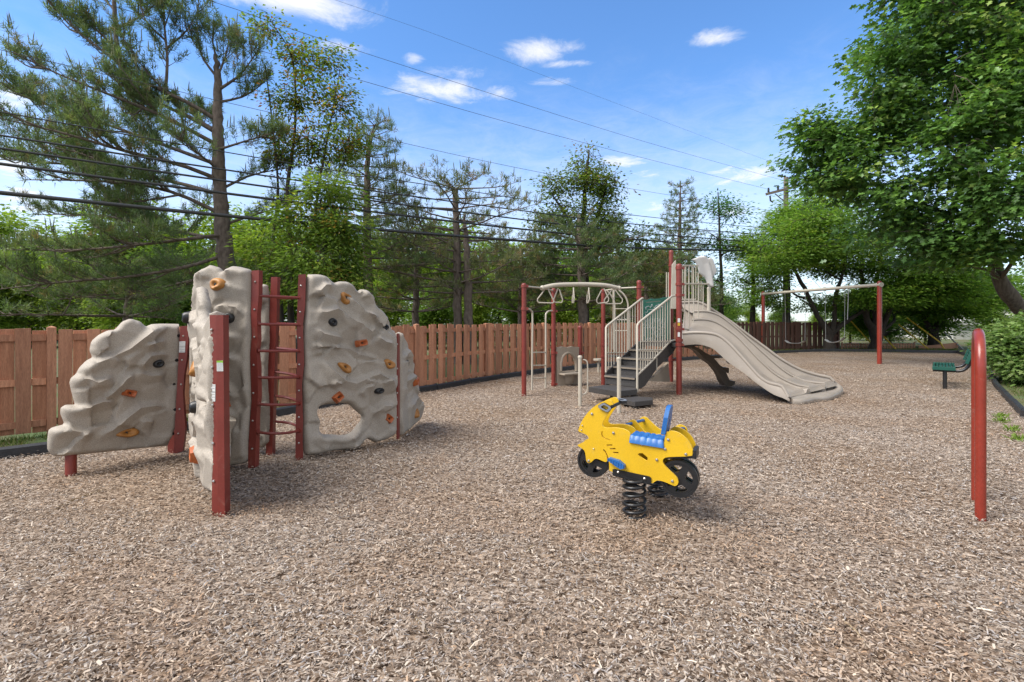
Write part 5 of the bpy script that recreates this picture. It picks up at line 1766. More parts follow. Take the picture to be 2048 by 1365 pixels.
    arch = z5([(170, 792), (215, 786), (262, 790), (310, 812), (350, 842), (392, 862), (430, 900), (458, 935), (490, 958), (512, 1000), (530, 1045), (545, 1062), (552, 1098), (510, 1102), (484, 1062), (470, 1020), (448, 985), (402, 932), (360, 905), (330, 882), (290, 832), (240, 806), (190, 802)])
    ar = MB().slab([pa.uv(*p) for p in arch], (), pa.pt, -.28, .05).build('stepping_arch', 'shade', root, bevel=.006)
    for st_ in ([(395, 862), (455, 868), (452, 884), (400, 880)], [(470, 955), (526, 958), (525, 1000), (512, 992), (480, 972)], [(520, 1054), (575, 1062), (570, 1085), (545, 1100), (525, 1095)]):
        MB().slab([pa.uv(*p) for p in z5(st_)], (), pa.pt, -.30, .08).build('arch_step', 'shade', ar, bevel=.006)
build_structure()

# ------------------------------------------------------------------ swing frame and its swings
def build_swings():
    d1, d2 = 17.0, 24.2
    A, B = P(1759, 722, d1), P(1526.5, 700, d2)
    A.z = B.z = 0
    zA = H + (YH - 562) * d1 / F
    root = thing('swing_set', 'two red posts carrying a long pale beam across the far chips', 'swing set', A)
    for p, zt_, r in ((A, zA, .072), (B, zA + .05, .078)):
        MB().lathe((p.x, p.y, 0), [(r, -.08), (r, zt_ - .08), (r * .94, zt_ - .04), (r * .6, zt_ - .012), (.01, zt_)], 18).build('post', 'redgloss', root, smooth=40)
    zb = H + (YH - 570) * d1 / F
    a, b = Vector((A.x, A.y, zb)), Vector((B.x, B.y, H + (YH - 588.5) * d2 / F))
    bm = MB().tube([a, b], .058, 14).build('beam', 'beige', root, smooth=40)
    MB().tube([a + (a - b).normalized() * .1, a + (b - a).normalized() * .12], .076, 16).build('beam_socket', 'beige', root, smooth=40)
    MB().tube([b + (b - a).normalized() * .1, b + (a - b).normalized() * .12], .076, 16).build('beam_socket', 'beige', root, smooth=40)
    d = (b - a)
    def on_beam(px):
        s = (px - CX) / F
        k = (a.x - s * a.y) / (s * d.y - d.x)
        return a + d * k
    specs = (((1570, 682), (1611, 682), 687, 'slack belt swing hanging in front of the dark fence, left of its pair'), ((1650, 680), (1690, 676), 685, 'slack belt swing hanging before the forked tree trunk, nearer the right post'))
    for (xa, ya), (xb, yb), ym, lab in specs:
        p, q = on_beam(xa), on_beam(xb)
        e0, e1 = P(xa + 1.5, ya, p.y), P(xb - 1, yb, q.y)
        sw = thing('swing', lab, 'swing', (p + q) / 2 * 1.0, 'belt swings on the pale beam')
        for t, u in ((p, e0), (q, e1)):
            MB().tube([t, u], .008, 6).build('chain', 'chain', sw, smooth=40)
            MB().box(t, (.05, .06, .15)).build('hanger', 'beige', sw)
        mid = (e0 + e1) / 2
        mid.z = H - (ym - YH) * mid.y / F
        s = spline([e0, e0.lerp(mid, .4) + Vector((0, 0, -.05)), mid, e1.lerp(mid, .4) + Vector((0, 0, -.05)), e1], 16)
        side = Vector((d.y, -d.x, 0)).normalized() * .06
        m = MB().grid([[v - side + Vector((0, 0, .012)) for v in s], [v + side + Vector((0, 0, .012)) for v in s], [v + side - Vector((0, 0, .012)) for v in s], [v - side - Vector((0, 0, .012)) for v in s], [v - side + Vector((0, 0, .012)) for v in s]])
        m.build('seat', 'chain', sw)
    q = on_beam(1697)
    sw = thing('swing_chain', 'single chain hanging from the beam close to the right red post', 'chain', q)
    MB().tube([q, P(1695, 640, q.y)], .012, 6).build('links', 'chain', sw, smooth=40)
    MB().box(q, (.05, .06, .15)).build('hanger', 'beige', sw)
build_swings()
# ------------------------------------------------------------------ vegetation
LEAF_SIMPLE = (np.array([(0, 0, 0), (.5, .27, .07), (1, 0, -.04), (.5, -.27, .07)]), np.array([(0, 2, 1), (0, 3, 2)]))
LEAF_LOBED = (np.array([(0, 0, 0), (.22, .30, .03), (.40, .13, .03), (.62, .40, .05), (.74, .13, .0), (1.05, 0, -.08), (.74, -.13, .0), (.62, -.40, .05), (.40, -.13, .03), (.22, -.30, .03), (.45, 0, -.01)]),
              np.array([(10, 0, 1), (10, 1, 2), (10, 2, 3), (10, 3, 4), (10, 4, 5), (10, 5, 6), (10, 6, 7), (10, 7, 8), (10, 8, 9), (10, 9, 0)]))
LEAF_POINT = (np.array([(0, 0, 0), (.38, .19, .04), (1, 0, -.06), (.38, -.19, .04)]), np.array([(0, 2, 1), (0, 3, 2)]))

def place_leaves(name, pos, axis, normal, size, tint, tmpl, mt, base, parent):
    tv, tf = tmpl
    a = axis / np.linalg.norm(axis, axis=1, keepdims=True)
    b = np.cross(normal, a)
    b /= np.linalg.norm(b, axis=1, keepdims=True) + 1e-9
    n = np.cross(a, b)
    v = pos[:, None, :] + size[:, None, None] * (a[:, None, :] * tv[None, :, 0:1] + b[:, None, :] * tv[None, :, 1:2] + n[:, None, :] * tv[None, :, 2:3])
    k = len(pos)
    f = (np.arange(k)[:, None, None] * len(tv) + tf[None]).reshape(-1, 3)
    me = np_mesh(name, v.reshape(-1, 3) - np.array(base), f, np.repeat(tint, len(tv), 0))
    me.materials.append(MT[mt])
    return link(name, me, parent)

def bent(a, b, rng, sag=0.0, n=7, wob=0.06):
    a, b = Vector(a), Vector(b)
    L = (b - a).length
    k = [a]
    for i in (1, 2, 3):
        f = i / 4
        k.append(a.lerp(b, f) + Vector((rng.gauss(0, wob), rng.gauss(0, wob), rng.gauss(0, wob * .6))) * L + Vector((0, 0, sag * L * math.sin(math.pi * f))))
    k.append(b)
    return spline(k, n)

def pal_pick(rng, pal, n, jitter=.18):
    c = np.array([p[:3] for p in pal])
    w = np.array([p[3] for p in pal], dtype=float)
    return c[rng.choice(len(c), n, p=w / w.sum())] * rng.uniform(1 - jitter, 1 + jitter, (n, 1))

def leafy_tree(name, label, trunks, blobs, clusters, per, leaf, tmpl, pal, seed, group=None, cat='tree', bark='bark', mt='leaf', spread=.35, droop=.3, flat=.4, up=1.0, shell=.5, gap=.05, gapscale=.9, twig_share=.5,
               twig_r=.010, limb_r=.06, jitter=.18, loc=None):
    """trunks: lists of (x, y, z, r); blobs: (x, y, z, rx, ry, rz, weight) where the leaf sprays sit."""
    rng, pr = np.random.default_rng(seed), random.Random(seed)
    base = Vector(loc) if loc else Vector((trunks[0][0][0], trunks[0][0][1], 0))
    root = thing(name, label, cat, base, group)
    wood = MB()
    tp = []
    for t in trunks:
        p = spline([q[:3] for q in t], max(8, 4 * len(t)))
        r0 = [q[3] for q in t]
        r = [float(np.interp(i / (len(p) - 1) * (len(r0) - 1), range(len(r0)), r0)) for i in range(len(p))]
        for i in range(1, len(p) - 1):
            p[i] = p[i] + Vector((pr.gauss(0, .12), pr.gauss(0, .12), 0)) * r[i]
            r[i] *= pr.uniform(.9, 1.1)
        wood.tube(p, r, 10)
        tp += list(zip(p, r))
    wood.build('trunk', bark, root, smooth=70)
    tot = sum(b[6] * (b[3] * b[4] * b[5]) ** (2 / 3) for b in blobs)
    limbs, sprays, outs = MB(), [], []
    for (x, y, z, rx, ry, rz, w) in blobs:
        c = Vector((x, y, z))
        # limb from a fitting place on the trunk
        best = min(tp, key=lambda q: (q[0] - c).length + (2.0 * max(0, q[0].z - (c.z - .25 * math.hypot(q[0].x - c.x, q[0].y - c.y)))))
        path = bent(best[0], c, pr, .08, 9, .04)
        r1 = min(best[1] * .75, limb_r)
        limbs.tube(path, [r1 * (1 - .75 * i / 8) for i in range(9)], 6, cap=False)
        skel = [(p, r1 * (1 - .75 * i / 8)) for i, p in enumerate(path)][3:]
        for k in range(6):
            d = Vector((pr.gauss(0, 1), pr.gauss(0, 1), pr.gauss(.15, .6)))
            d.normalize()
            e = c + Vector((d.x * rx, d.y * ry, d.z * rz)) * .85
            s, r = skel[pr.randrange(len(skel))]
            q = bent(s, e, pr, .05, 6, .05)
            limbs.tube(q, [max(twig_r, r * .6) * (1 - .6 * i / 5) for i in range(6)], 5, cap=False)
            skel += [(p, max(twig_r, r * .5)) for p in q[2:]]
        n = int(clusters * w * (rx * ry * rz) ** (2 / 3) / tot)
        got = 0
        tries = 0
        sk = np.array([q[0] for q in skel])
        while got < n and tries < n * 12:
            tries += 1
            d = rng.normal(size=3)
            d /= np.linalg.norm(d)
            rr = rng.uniform() ** shell
            p = np.array([x + d[0] * rx * rr, y + d[1] * ry * rr, z + d[2] * rz * rr])
            if noise.noise(Vector(p) * gapscale + Vector((seed, 0, 0))) < gap - .12 + .1 * rng.normal():
                continue
            sprays.append(p)
            outs.append(d * np.array([1, 1, .4]))
            got += 1
            if rng.uniform() < twig_share:
                j = int(np.argmin(((sk - p) ** 2).sum(1)))
                limbs.tube(bent(sk[j], p, pr, .04, 4, .05), [twig_r, twig_r * .8, twig_r * .6, twig_r * .4], 3, cap=False)
    limbs.build('branches', bark, root, smooth=70)['kind'] = 'stuff'
    sp, ou = np.array(sprays), np.array(outs)
    m = len(sp)
    rep = np.repeat(np.arange(m), per)
    k = len(rep)
    off = rng.normal(0, 1, (k, 3)) * np.array([spread, spread, spread * flat])
    rad_ = np.linalg.norm(off[:, :2], axis=1)
    off[:, 2] -= droop * rad_ ** 1.3 * .6
    pos = sp[rep] + off
    ax = off * np.array([1, 1, .3]) / (spread + 1e-6) + ou[rep] * .8 + rng.normal(0, .35, (k, 3))
    ax[:, 2] -= droop * (.6 + .8 * rng.uniform(size=k))
    nm = rng.normal(0, .42, (k, 3)) + np.array([0, 0, up])
    cl = pal_pick(rng, pal, m, .22)[rep] * rng.uniform(1 - jitter, 1 + jitter, (k, 1))
    place_leaves('crown', pos, ax, nm, leaf * rng.uniform(.65, 1.2, k), cl, tmpl, mt, base, root)
    return root

def px_blobs(rows):
    """(px, py, distance, half width px, half height px, depth m, weight)"""
    out = []
    for x, y, d, hw, hh, dep, w in rows:
        c = P(x, y, d)
        out.append((c.x, c.y, c.z, hw * d / F, dep, hh * d / F, w))
    return out

def px_trunk(rows):
    return [(*P(x, y, d), r) for x, y, d, r in rows]

def ground_trunk(x, d, r, rest):
    return px_trunk([(x, YH + H * F / d + 8, d, r * 1.25)] + rest)

OAK = [(0.093, 0.187, 0.048, 4), (0.127, 0.239, 0.055, 3), (0.174, 0.298, 0.064, 1.5), (0.076, 0.144, 0.045, 2), (0.269, 0.369, 0.084, .6)]
LIGHT = [(0.146, 0.255, 0.040, 3), (0.190, 0.310, 0.055, 2), (0.104, 0.194, 0.035, 2), (0.259, 0.326, 0.068, .8)]
MIDG = [(0.067, 0.168, 0.029, 3), (0.096, 0.216, 0.035, 2), (0.048, 0.125, 0.026, 2)]
MIXG = [(0.105, 0.200, 0.029, 3), (0.140, 0.250, 0.036, 2), (0.070, 0.144, 0.023, 1.5), (0.196, 0.275, 0.046, .6)]
YOUNG = [(0.185, 0.224, 0.034, 2.5), (0.132, 0.198, 0.031, 2.5), (0.251, 0.179, 0.040, 1.2), (0.264, 0.119, 0.037, .7), (0.092, 0.158, 0.029, 1.5)]
LOCUST = [(0.156, 0.230, 0.041, 3), (0.120, 0.194, 0.037, 2.5), (0.221, 0.267, 0.051, 1.2), (0.294, 0.172, 0.051, .35)]
PINE = [(0.125, 0.177, 0.074, 3), (0.101, 0.147, 0.065, 3), (0.168, 0.209, 0.084, 1.4), (0.199, 0.158, 0.082, .5)]
PINEDRY = [(0.147, 0.173, 0.071, 3), (0.115, 0.143, 0.062, 2.5), (0.221, 0.204, 0.090, 1.2), (0.262, 0.183, 0.097, .8)]

# ---- the great oak on the right
oak = leafy_tree('oak_tree', 'huge dark green oak filling the upper right corner above the bush',
    [px_trunk([(2090, 760, 17.02, 0.331), (2055, 640, 16.90, 0.243), (2010, 580, 16.64, 0.214), (1982, 500, 16.51, 0.185), (1962, 410, 16.38, 0.156), (1958, 330, 16.38, 0.126), (1950, 200, 16.38, 0.087), (1930, 60, 16.38, 0.049)]),
     px_trunk([(1975, 470, 16.51, 0.117), (1930, 360, 16.26, 0.097), (1870, 280, 16.13, 0.078), (1800, 210, 16.13, 0.049)]),
     px_trunk([(1968, 430, 16.38, 0.126), (2010, 330, 15.87, 0.097), (2040, 200, 15.62, 0.078), (2060, 60, 15.36, 0.049)]),
     px_trunk([(1980, 500, 16.51, 0.097), (1900, 430, 16.51, 0.078), (1800, 400, 16.64, 0.059), (1720, 380, 16.77, 0.029)])],
    px_blobs([(1960, 40, 15.62, 150, 110, 2.18, 1), (1815, 70, 16.13, 85, 95, 1.66, 1), (2085, 170, 14.59, 130, 140, 2.18, 1), (1905, 200, 15.36, 120, 110, 1.92, 1), (1770, 195, 16.38, 95, 90, 1.54, 1), (1690, 260, 16.64, 85, 65, 1.41, 1),
              (1625, 285, 17.02, 55, 50, 1.15, .9), (1735, 345, 16.64, 110, 70, 1.54, 1), (1650, 355, 17.02, 55, 40, 1.02, .8), (1870, 345, 15.36, 120, 90, 1.79, .9), (2030, 390, 14.08, 120, 90, 1.66, .9), (2000, 470, 15.10, 95, 50, 1.41, .9),
              (1860, 470, 16.13, 110, 65, 1.54, .8), (1765, 440, 16.64, 80, 50, 1.28, .7), (2095, 490, 13.82, 60, 60, 1.28, .9), (1850, -40, 16.13, 110, 70, 1.66, 1), (2060, -60, 15.36, 160, 90, 2.30, .8), (1990, 250, 14.34, 90, 70, 1.28, .7), (1905, 520, 15.87, 70, 30, 1.15, .7),
              (2130, 370, 14.72, 90, 120, 1.92, .7), (2010, 130, 17.28, 140, 120, 1.92, .6)]),
    2100, 24, .205, LEAF_LOBED, OAK, 61, spread=.32, droop=.42, flat=.34, shell=.42, gap=.15, gapscale=.85, jitter=.3, limb_r=.07, twig_share=.35, bark='bark', up=.9)

# ---- lighter, layered trees behind the swings
leafy_tree('dogwood_tree', 'light green layered tree with forked trunk in front of the dark fence',
    [ground_trunk(1660, 24.4, 0.216, [(1655, 665, 24.4, 0.187), (1640, 640, 24.3, 0.122), (1615, 590, 24.1, 0.094), (1590, 540, 24, 0.072), (1570, 490, 24, 0.043)]),
     px_trunk([(1658, 680, 24.4, 0.158), (1668, 640, 24.4, 0.108), (1672, 590, 24.2, 0.086), (1690, 530, 24, 0.065), (1690, 450, 24, 0.036)]),
     px_trunk([(1660, 670, 24.4, 0.144), (1690, 645, 24.6, 0.101), (1730, 620, 24.7, 0.072), (1780, 590, 24.8, 0.043)])],
    px_blobs([(1600, 470, 25.6, 95, 45, 1.6, 1), (1560, 520, 25.6, 75, 35, 1.4, 1), (1640, 415, 25.6, 85, 40, 1.5, 1), (1700, 470, 25.6, 90, 45, 1.5, 1), (1620, 540, 25.6, 90, 30, 1.4, .9), (1540, 580, 25.6, 70, 28, 1.2, .8), (1600, 600, 25.6, 80, 22, 1.2, .7),
              (1700, 545, 25.6, 85, 30, 1.3, .9), (1570, 445, 25.8, 60, 35, 1.2, .9), (1690, 600, 25.6, 90, 22, 1.2, .9), (1655, 355, 25.8, 60, 35, 1.2, .7), (1612, 428, 26.3, 55, 30, 1.2, 1), (1530, 480, 25.8, 50, 35, 1.2, 1), (1600, 492, 23.2, 105, 40, 1.3, 1), (1690, 500, 23.2, 80, 38, 1.2, 1), (1640, 440, 23.2, 90, 38, 1.3, 1), (1555, 525, 23.4, 60, 25, 1, .9), (1580, 500, 26.8, 70, 60, 1.3, 1), (1760, 520, 25.6, 70, 35, 1.3, .9)]),
    2600, 22, .19, LEAF_POINT, LIGHT, 62, spread=.42, droop=.15, flat=.18, shell=.5, gap=.03, gapscale=.5, bark='barkdark', mt='leafsoft', twig_share=.4, twig_r=.012, limb_r=.09)
leafy_tree('dogwood_tree', 'dark trunked spreading tree with low green layers behind the right swing post',
    [ground_trunk(1752, 24.9, 0.255, [(1750, 670, 24.9, 0.203), (1735, 640, 24.9, 0.150), (1728, 590, 24.8, 0.105), (1720, 530, 24.6, 0.060)]),
     px_trunk([(1755, 685, 24.9, 0.188), (1768, 650, 24.9, 0.135), (1790, 600, 24.7, 0.090), (1830, 540, 24.5, 0.053)]),
     px_trunk([(1750, 660, 24.9, 0.150), (1752, 600, 24.8, 0.105), (1760, 520, 24.6, 0.075), (1775, 450, 24.4, 0.045)])],
    px_blobs([(1760, 590, 23.6, 90, 28, 1.4, 1), (1830, 560, 23.5, 90, 30, 1.5, 1), (1720, 620, 27.5, 60, 22, 1.1, .8), (1820, 620, 27.5, 80, 22, 1.2, .9), (1850, 510, 23.5, 80, 35, 1.5, 1), (1890, 580, 23.5, 70, 30, 1.4, 1), (1800, 480, 24, 80, 35, 1.5, .9),
              (1745, 640, 28, 60, 22, 1, .7), (1800, 655, 28, 70, 22, 1, .8)]),
    1700, 22, .20, LEAF_POINT, MIXG, 63, spread=.42, droop=.18, flat=.2, shell=.5, gap=.0, gapscale=.5, bark='barkdark', mt='leafsoft', twig_share=.35, twig_r=.012, limb_r=.09)
leafy_tree('dogwood_tree', 'low crooked tree with dark green layers beside the white house',
    [ground_trunk(1870, 27, .26, [(1868, 665, 27, .2), (1885, 640, 27, .14), (1915, 610, 27, .1), (1945, 590, 27, .06)]), px_trunk([(1868, 670, 27, .16), (1850, 640, 27, .11), (1835, 600, 27, .06)])],
    px_blobs([(1890, 620, 26, 60, 22, 1.3, 1), (1940, 600, 26, 60, 24, 1.3, 1), (1850, 600, 26, 60, 25, 1.3, 1), (1900, 560, 26, 80, 30, 1.5, 1), (1860, 650, 27.5, 45, 25, 1.1, .9), (1960, 560, 26, 60, 35, 1.5, 1)]),
    1100, 20, .22, LEAF_POINT, MIXG, 64, spread=.45, droop=.18, flat=.22, shell=.5, gap=.0, gapscale=.5, bark='barkdark', mt='leafsoft', twig_share=.35, twig_r=.013, limb_r=.09)

# slim trees whose bare trunks show above the dark fence
def slim(label, x, d, top, rows, seed, pal=LIGHT, r=.14, clusters=170, leaf=.2, lean=0, mt='leafsoft', tm=LEAF_POINT, group='slim trees beyond the dark fence'):
    tr = [ground_trunk(x, d, r, [(x + lean * .3, 640, d, r), (x + lean * .6, (640 + top) / 2, d, r * .7), (x + lean, top, d, r * .25)])]
    return leafy_tree('slim_tree', label, tr, px_blobs(rows), clusters, 16, leaf, tm, pal, seed, group, bark='barkdark', mt=mt, spread=.4, droop=.15, flat=.3, shell=.6, gap=.05, gapscale=.6, twig_share=.6, twig_r=.014, limb_r=.07)
slim('slim bare stemmed tree just left of the left swing post', 1506, 27, 470, [(1500, 500, 27, 45, 30, 1.2, 1), (1525, 545, 27, 35, 25, 1, .6), (1480, 560, 27, 30, 20, 1, .5)], 71)
slim('slim straight tree rising behind the dark fence right of the left swing post', 1574, 28, 430, [(1590, 470, 28, 60, 40, 1.3, 1), (1560, 560, 28, 40, 25, 1, .6)], 72, r=.2)
slim('tall thin open crowned tree beyond the slide hood', 1448, 27, 385, [(1440, 420, 27, 35, 30, 1, 1), (1468, 430, 27, 30, 22, 1, .8), (1425, 470, 27, 35, 28, 1, .8), (1470, 500, 27, 35, 30, 1, .7), (1430, 560, 27, 30, 28, 1, .5), (1455, 600, 27, 30, 20, 1, .5)], 73, pal=MIDG, lean=-12, r=.11, clusters=190, group=None)

# ---- mixed trees along the fence on the left and in the middle
leafy_tree('locust_tree', 'tall many stemmed locust with sparse yellow green and russet young leaves',
    [px_trunk([(583, 775, 13.2, 0.112), (582, 600, 13.2, 0.079), (578, 480, 13.2, 0.066), (575, 380, 13.3, 0.050), (590, 250, 13.4, 0.036), (585, 120, 13.5, 0.023), (540, 40, 13.5, 0.010)]),
     px_trunk([(570, 770, 13.5, 0.079), (560, 600, 13.5, 0.059), (545, 500, 13.5, 0.046), (556, 380, 13.5, 0.033), (545, 250, 13.5, 0.023), (530, 130, 13.5, 0.013)]),
     px_trunk([(590, 770, 13, 0.079), (608, 600, 13, 0.059), (625, 470, 13, 0.046), (640, 360, 13, 0.033), (660, 250, 13.2, 0.020), (680, 140, 13.2, 0.010)]),
     px_trunk([(610, 560, 13, 0.040), (650, 420, 13, 0.030), (690, 320, 13, 0.013)])],
    px_blobs([(525, 60, 13.5, 55, 35, .6, .28), (585, 110, 13.5, 50, 45, .7, .35), (650, 120, 13.3, 60, 50, .7, .30), (600, 200, 13.4, 70, 50, .8, .42), (680, 215, 13.2, 50, 50, .7, .42), (630, 290, 13.2, 75, 45, .9, .5), (700, 290, 13, 40, 40, .7, .45), (560, 300, 13.5, 45, 50, .8, .35)]),
    520, 15, .11, LEAF_SIMPLE, YOUNG, 74, bark='barkdark', mt='leafsoft', spread=.15, droop=.3, flat=.7, shell=.7, gap=.04, gapscale=1.2, twig_share=1.0, twig_r=.008, limb_r=.035)
leafy_tree('locust_sapling', 'leafy bright green undergrowth tree right behind the climbing wall',
    [px_trunk([(640, 775, 12.2, .1), (645, 600, 12.2, .07), (650, 480, 12.2, .05), (640, 400, 12.2, .02)]), px_trunk([(560, 775, 12.6, .07), (545, 600, 12.6, .05), (540, 520, 12.6, .02)])],
    px_blobs([(660, 390, 12.2, 60, 45, .9, .8), (620, 440, 12.2, 75, 50, 1, 1), (690, 470, 12.2, 55, 55, .9, 1), (640, 520, 12, 75, 45, 1, 1), (545, 490, 12.6, 50, 45, .8, .8), (560, 560, 12.2, 55, 40, .8, .8), (700, 560, 12.2, 60, 40, .9, .9), (650, 590, 12.2, 70, 35, .8, .7)]),
    640, 22, .14, LEAF_POINT, LOCUST, 75, bark='barkdark', mt='leafsoft', spread=.23, droop=.35, flat=.45, shell=.55, gap=.08, gapscale=1.1, twig_share=.6, twig_r=.007, limb_r=.03)
leafy_tree('aspen_tree', 'open crowned deciduous tree in the middle standing above the overhead rings',
    [px_trunk([(1172, 712, 20.5, .2), (1170, 560, 20.5, .15), (1166, 450, 20.5, .11), (1172, 370, 20.5, .07), (1178, 300, 20.5, .03)]), px_trunk([(1170, 480, 20.5, .1), (1200, 420, 20.5, .07), (1215, 350, 20.5, .03)]), px_trunk([(1168, 500, 20.5, .1), (1130, 430, 20.4, .06), (1105, 390, 20.4, .03)]),
     px_trunk([(1175, 520, 20.5, .08), (1225, 470, 20.5, .05), (1250, 440, 20.5, .02)])],
    px_blobs([(1180, 325, 20.5, 38, 32, .9, .8), (1170, 370, 20.5, 60, 35, 1.1, .9), (1110, 375, 20.4, 42, 32, .9, .7), (1215, 380, 20.5, 42, 40, 1, .8), (1150, 430, 20.4, 70, 40, 1.2, .8), (1225, 440, 20.5, 50, 40, 1.1, .7), (1090, 440, 20.4, 45, 35, 1, .6), (1180, 480, 20.4, 80, 35, 1.2, .7), (1270, 480, 20.5, 45, 35, 1, .5)]),
    760, 15, .14, LEAF_SIMPLE, [(.12, .175, .035, 3), (.09, .145, .03, 2), (.15, .18, .04, 1.4), (.18, .12, .04, .5)], 76, bark='barkdark', mt='leafsoft', spread=.2, droop=.25, flat=.8, shell=.6, gap=.09, gapscale=.95, twig_share=1.0, twig_r=.011, limb_r=.05)

# ---- pines: limbs with side twigs, each twig a row of needle tufts
def pine_tree(label, trunks, limbs, seed, pal=PINE, needle=.13, twig_len=.55, twig_step=.20, tuft_step=.15, per=15, bare=.3, group=None, bark='barkpine', candles=.0, width=.02, upsweep=.25, name='pine_tree', sub=1.0, density=1.0):
    rng, pr = np.random.default_rng(seed), random.Random(seed)
    base = Vector((trunks[0][0][0], trunks[0][0][1], 0))
    root = thing(name, label, 'tree', base, group)
    w = MB()
    for t in trunks:
        p = spline([q[:3] for q in t], 6 * len(t))
        r0 = [q[3] for q in t]
        p = [q + Vector((pr.gauss(0, .014), pr.gauss(0, .014), 0)) for q in p]
        w.tube(p, [float(np.interp(i / (len(p) - 1) * (len(r0) - 1), range(len(r0)), r0)) * pr.uniform(.93, 1.08) for i in range(len(p))], 12)
    w.build('trunk', bark, root, smooth=70)
    b, tufts, dirs, cand = MB(), [], [], []
    every = []
    for path, r in limbs:
        every.append((path, r))
        L = sum((q - p).length for p, q in zip(path, path[1:]))
        p = spline(path, 24)
        for k in range(int(L * sub)):
            f = pr.uniform(.28, .95)
            i = min(int(f * 23), 22)
            d = (p[i + 1] - p[i]).normalized()
            h = d.cross(Vector((0, 0, 1))).normalized() if abs(d.z) < .95 else Vector((1, 0, 0))
            e = (d * pr.uniform(.5, 1.0) + h * pr.choice((-1, 1)) * pr.uniform(.3, 1.0) + Vector((0, 0, pr.uniform(-.25, .75)))).normalized()
            l = L * pr.uniform(.16, .34) * (1.25 - .6 * f)
            a = p[i]
            every.append(([a, a + e * l * .5 + Vector((0, 0, -.03 * l)), a + e * l + Vector((0, 0, .14 * l))], r * .45))
    for path, r in every:
        L = sum((q - p).length for p, q in zip(path, path[1:]))
        n = max(6, int(L / .35))
        p = along(spline(path, 20), n)
        b.tube(p, [r * (1 - .82 * i / (n - 1)) for i in range(n)], 6, cap=False)
        s = bare * L
        side = 1
        while s < L:
            f = s / L
            i = min(int(f * (n - 1)), n - 2)
            o = p[i].lerp(p[i + 1], f * (n - 1) - i)
            d = (p[i + 1] - p[i]).normalized()
            h = d.cross(Vector((0, 0, 1)))
            if h.length < .2:
                h = Vector((pr.gauss(0, 1), pr.gauss(0, 1), 0))
            h.normalize()
            tl = twig_len * (1.15 - .65 * f) * pr.uniform(.6, 1.25)
            td = (d * pr.uniform(.4, .9) + h * side * pr.uniform(.5, 1.1) + Vector((0, 0, pr.uniform(-.15, .5) + upsweep * f))).normalized()
            if pr.random() < density:
                e = o + td * tl + Vector((0, 0, upsweep * tl * .4))
                q = spline([o, o.lerp(e, .5) - Vector((0, 0, .04 * tl)), e], 5)
                b.tube(q, [r * .22 + .004, .007, .006, .005, .004], 3, cap=False)
                m = max(2, int(tl / tuft_step))
                for k in range(m):
                    g = .3 + .7 * (k + 1) / m
                    j = min(int(g * 4), 3)
                    tufts.append(q[j].lerp(q[j + 1], min(1, g * 4 - j)))
                    dirs.append((q[j + 1] - q[j]).normalized() * .8 + Vector((0, 0, .35)))
                if candles and pr.random() < candles:
                    cand.append((e, td))
            side = -side
            s += twig_step * pr.uniform(.6, 1.4)
        tufts.append(p[-1]); dirs.append((p[-1] - p[-2]).normalized())
        if candles:
            cand.append((p[-1], (p[-1] - p[-2]).normalized()))
    b.build('branches', bark, root, smooth=70)['kind'] = 'stuff'
    T, D_ = np.array(tufts), np.array(dirs)
    k = len(T)
    rep = np.repeat(np.arange(k), per)
    nrm = rng.normal(size=(len(rep), 3))
    nrm /= np.linalg.norm(nrm, axis=1, keepdims=True)
    ax = D_[rep] * .75 + nrm * .95
    ax /= np.linalg.norm(ax, axis=1, keepdims=True)
    ln = needle * rng.uniform(.7, 1.2, len(rep))
    p0 = T[rep] + rng.normal(0, .035, (len(rep), 3))
    sx = np.cross(ax, rng.normal(size=(len(rep), 3)))
    sx /= np.linalg.norm(sx, axis=1, keepdims=True)
    sx *= (width / 2) * rng.uniform(.7, 1.3, (len(rep), 1))
    v = np.stack([p0 + sx * .8, p0 - sx * .8, p0 + ax * ln[:, None]], 1).reshape(-1, 3)
    f = np.arange(len(rep) * 3).reshape(-1, 3)
    cl = pal_pick(rng, pal, k, .2)[rep] * rng.uniform(.8, 1.2, (len(rep), 1))
    me = np_mesh('crown', v - np.array(base), f, np.repeat(cl, 3, 0))
    me.materials.append(MT['needle'])
    link('crown', me, root)
    if cand:
        cv, cf = [], []
        for e, td in cand:
            for q in range(pr.choice((1, 1, 2, 3))):
                u = (Vector((pr.gauss(0, .12), pr.gauss(0, .12), 1)) + td * .15).normalized()
                a = e + Vector((pr.gauss(0, .05), pr.gauss(0, .05), 0))
                l = pr.uniform(.16, .40)
                x = u.cross(Vector((1, 0, 0))).normalized() * .014
                y = u.cross(x).normalized() * .014
                o = len(cv)
                cv += [a + x, a + y, a - x, a - y, a + u * l * .7 + x * .8, a + u * l * .7 + y * .8, a + u * l * .7 - x * .8, a + u * l * .7 - y * .8, a + u * l]
                cf += [(o, o + 1, o + 5, ), (o, o + 5, o + 4), (o + 1, o + 2, o + 6), (o + 1, o + 6, o + 5), (o + 2, o + 3, o + 7), (o + 2, o + 7, o + 6), (o + 3, o, o + 4), (o + 3, o + 4, o + 7), (o + 4, o + 5, o + 8), (o + 5, o + 6, o + 8), (o + 6, o + 7, o + 8), (o + 7, o + 4, o + 8)]
        va = np.array([tuple(q) for q in cv]) - np.array(base)
        me = np_mesh('young_shoots', va, np.array(cf), np.tile(np.array([(.20, .21, .115)]), (len(va), 1)))
        me.materials.append(MT['needle'])
        link('young_shoots', me, root)['kind'] = 'stuff'
    return root

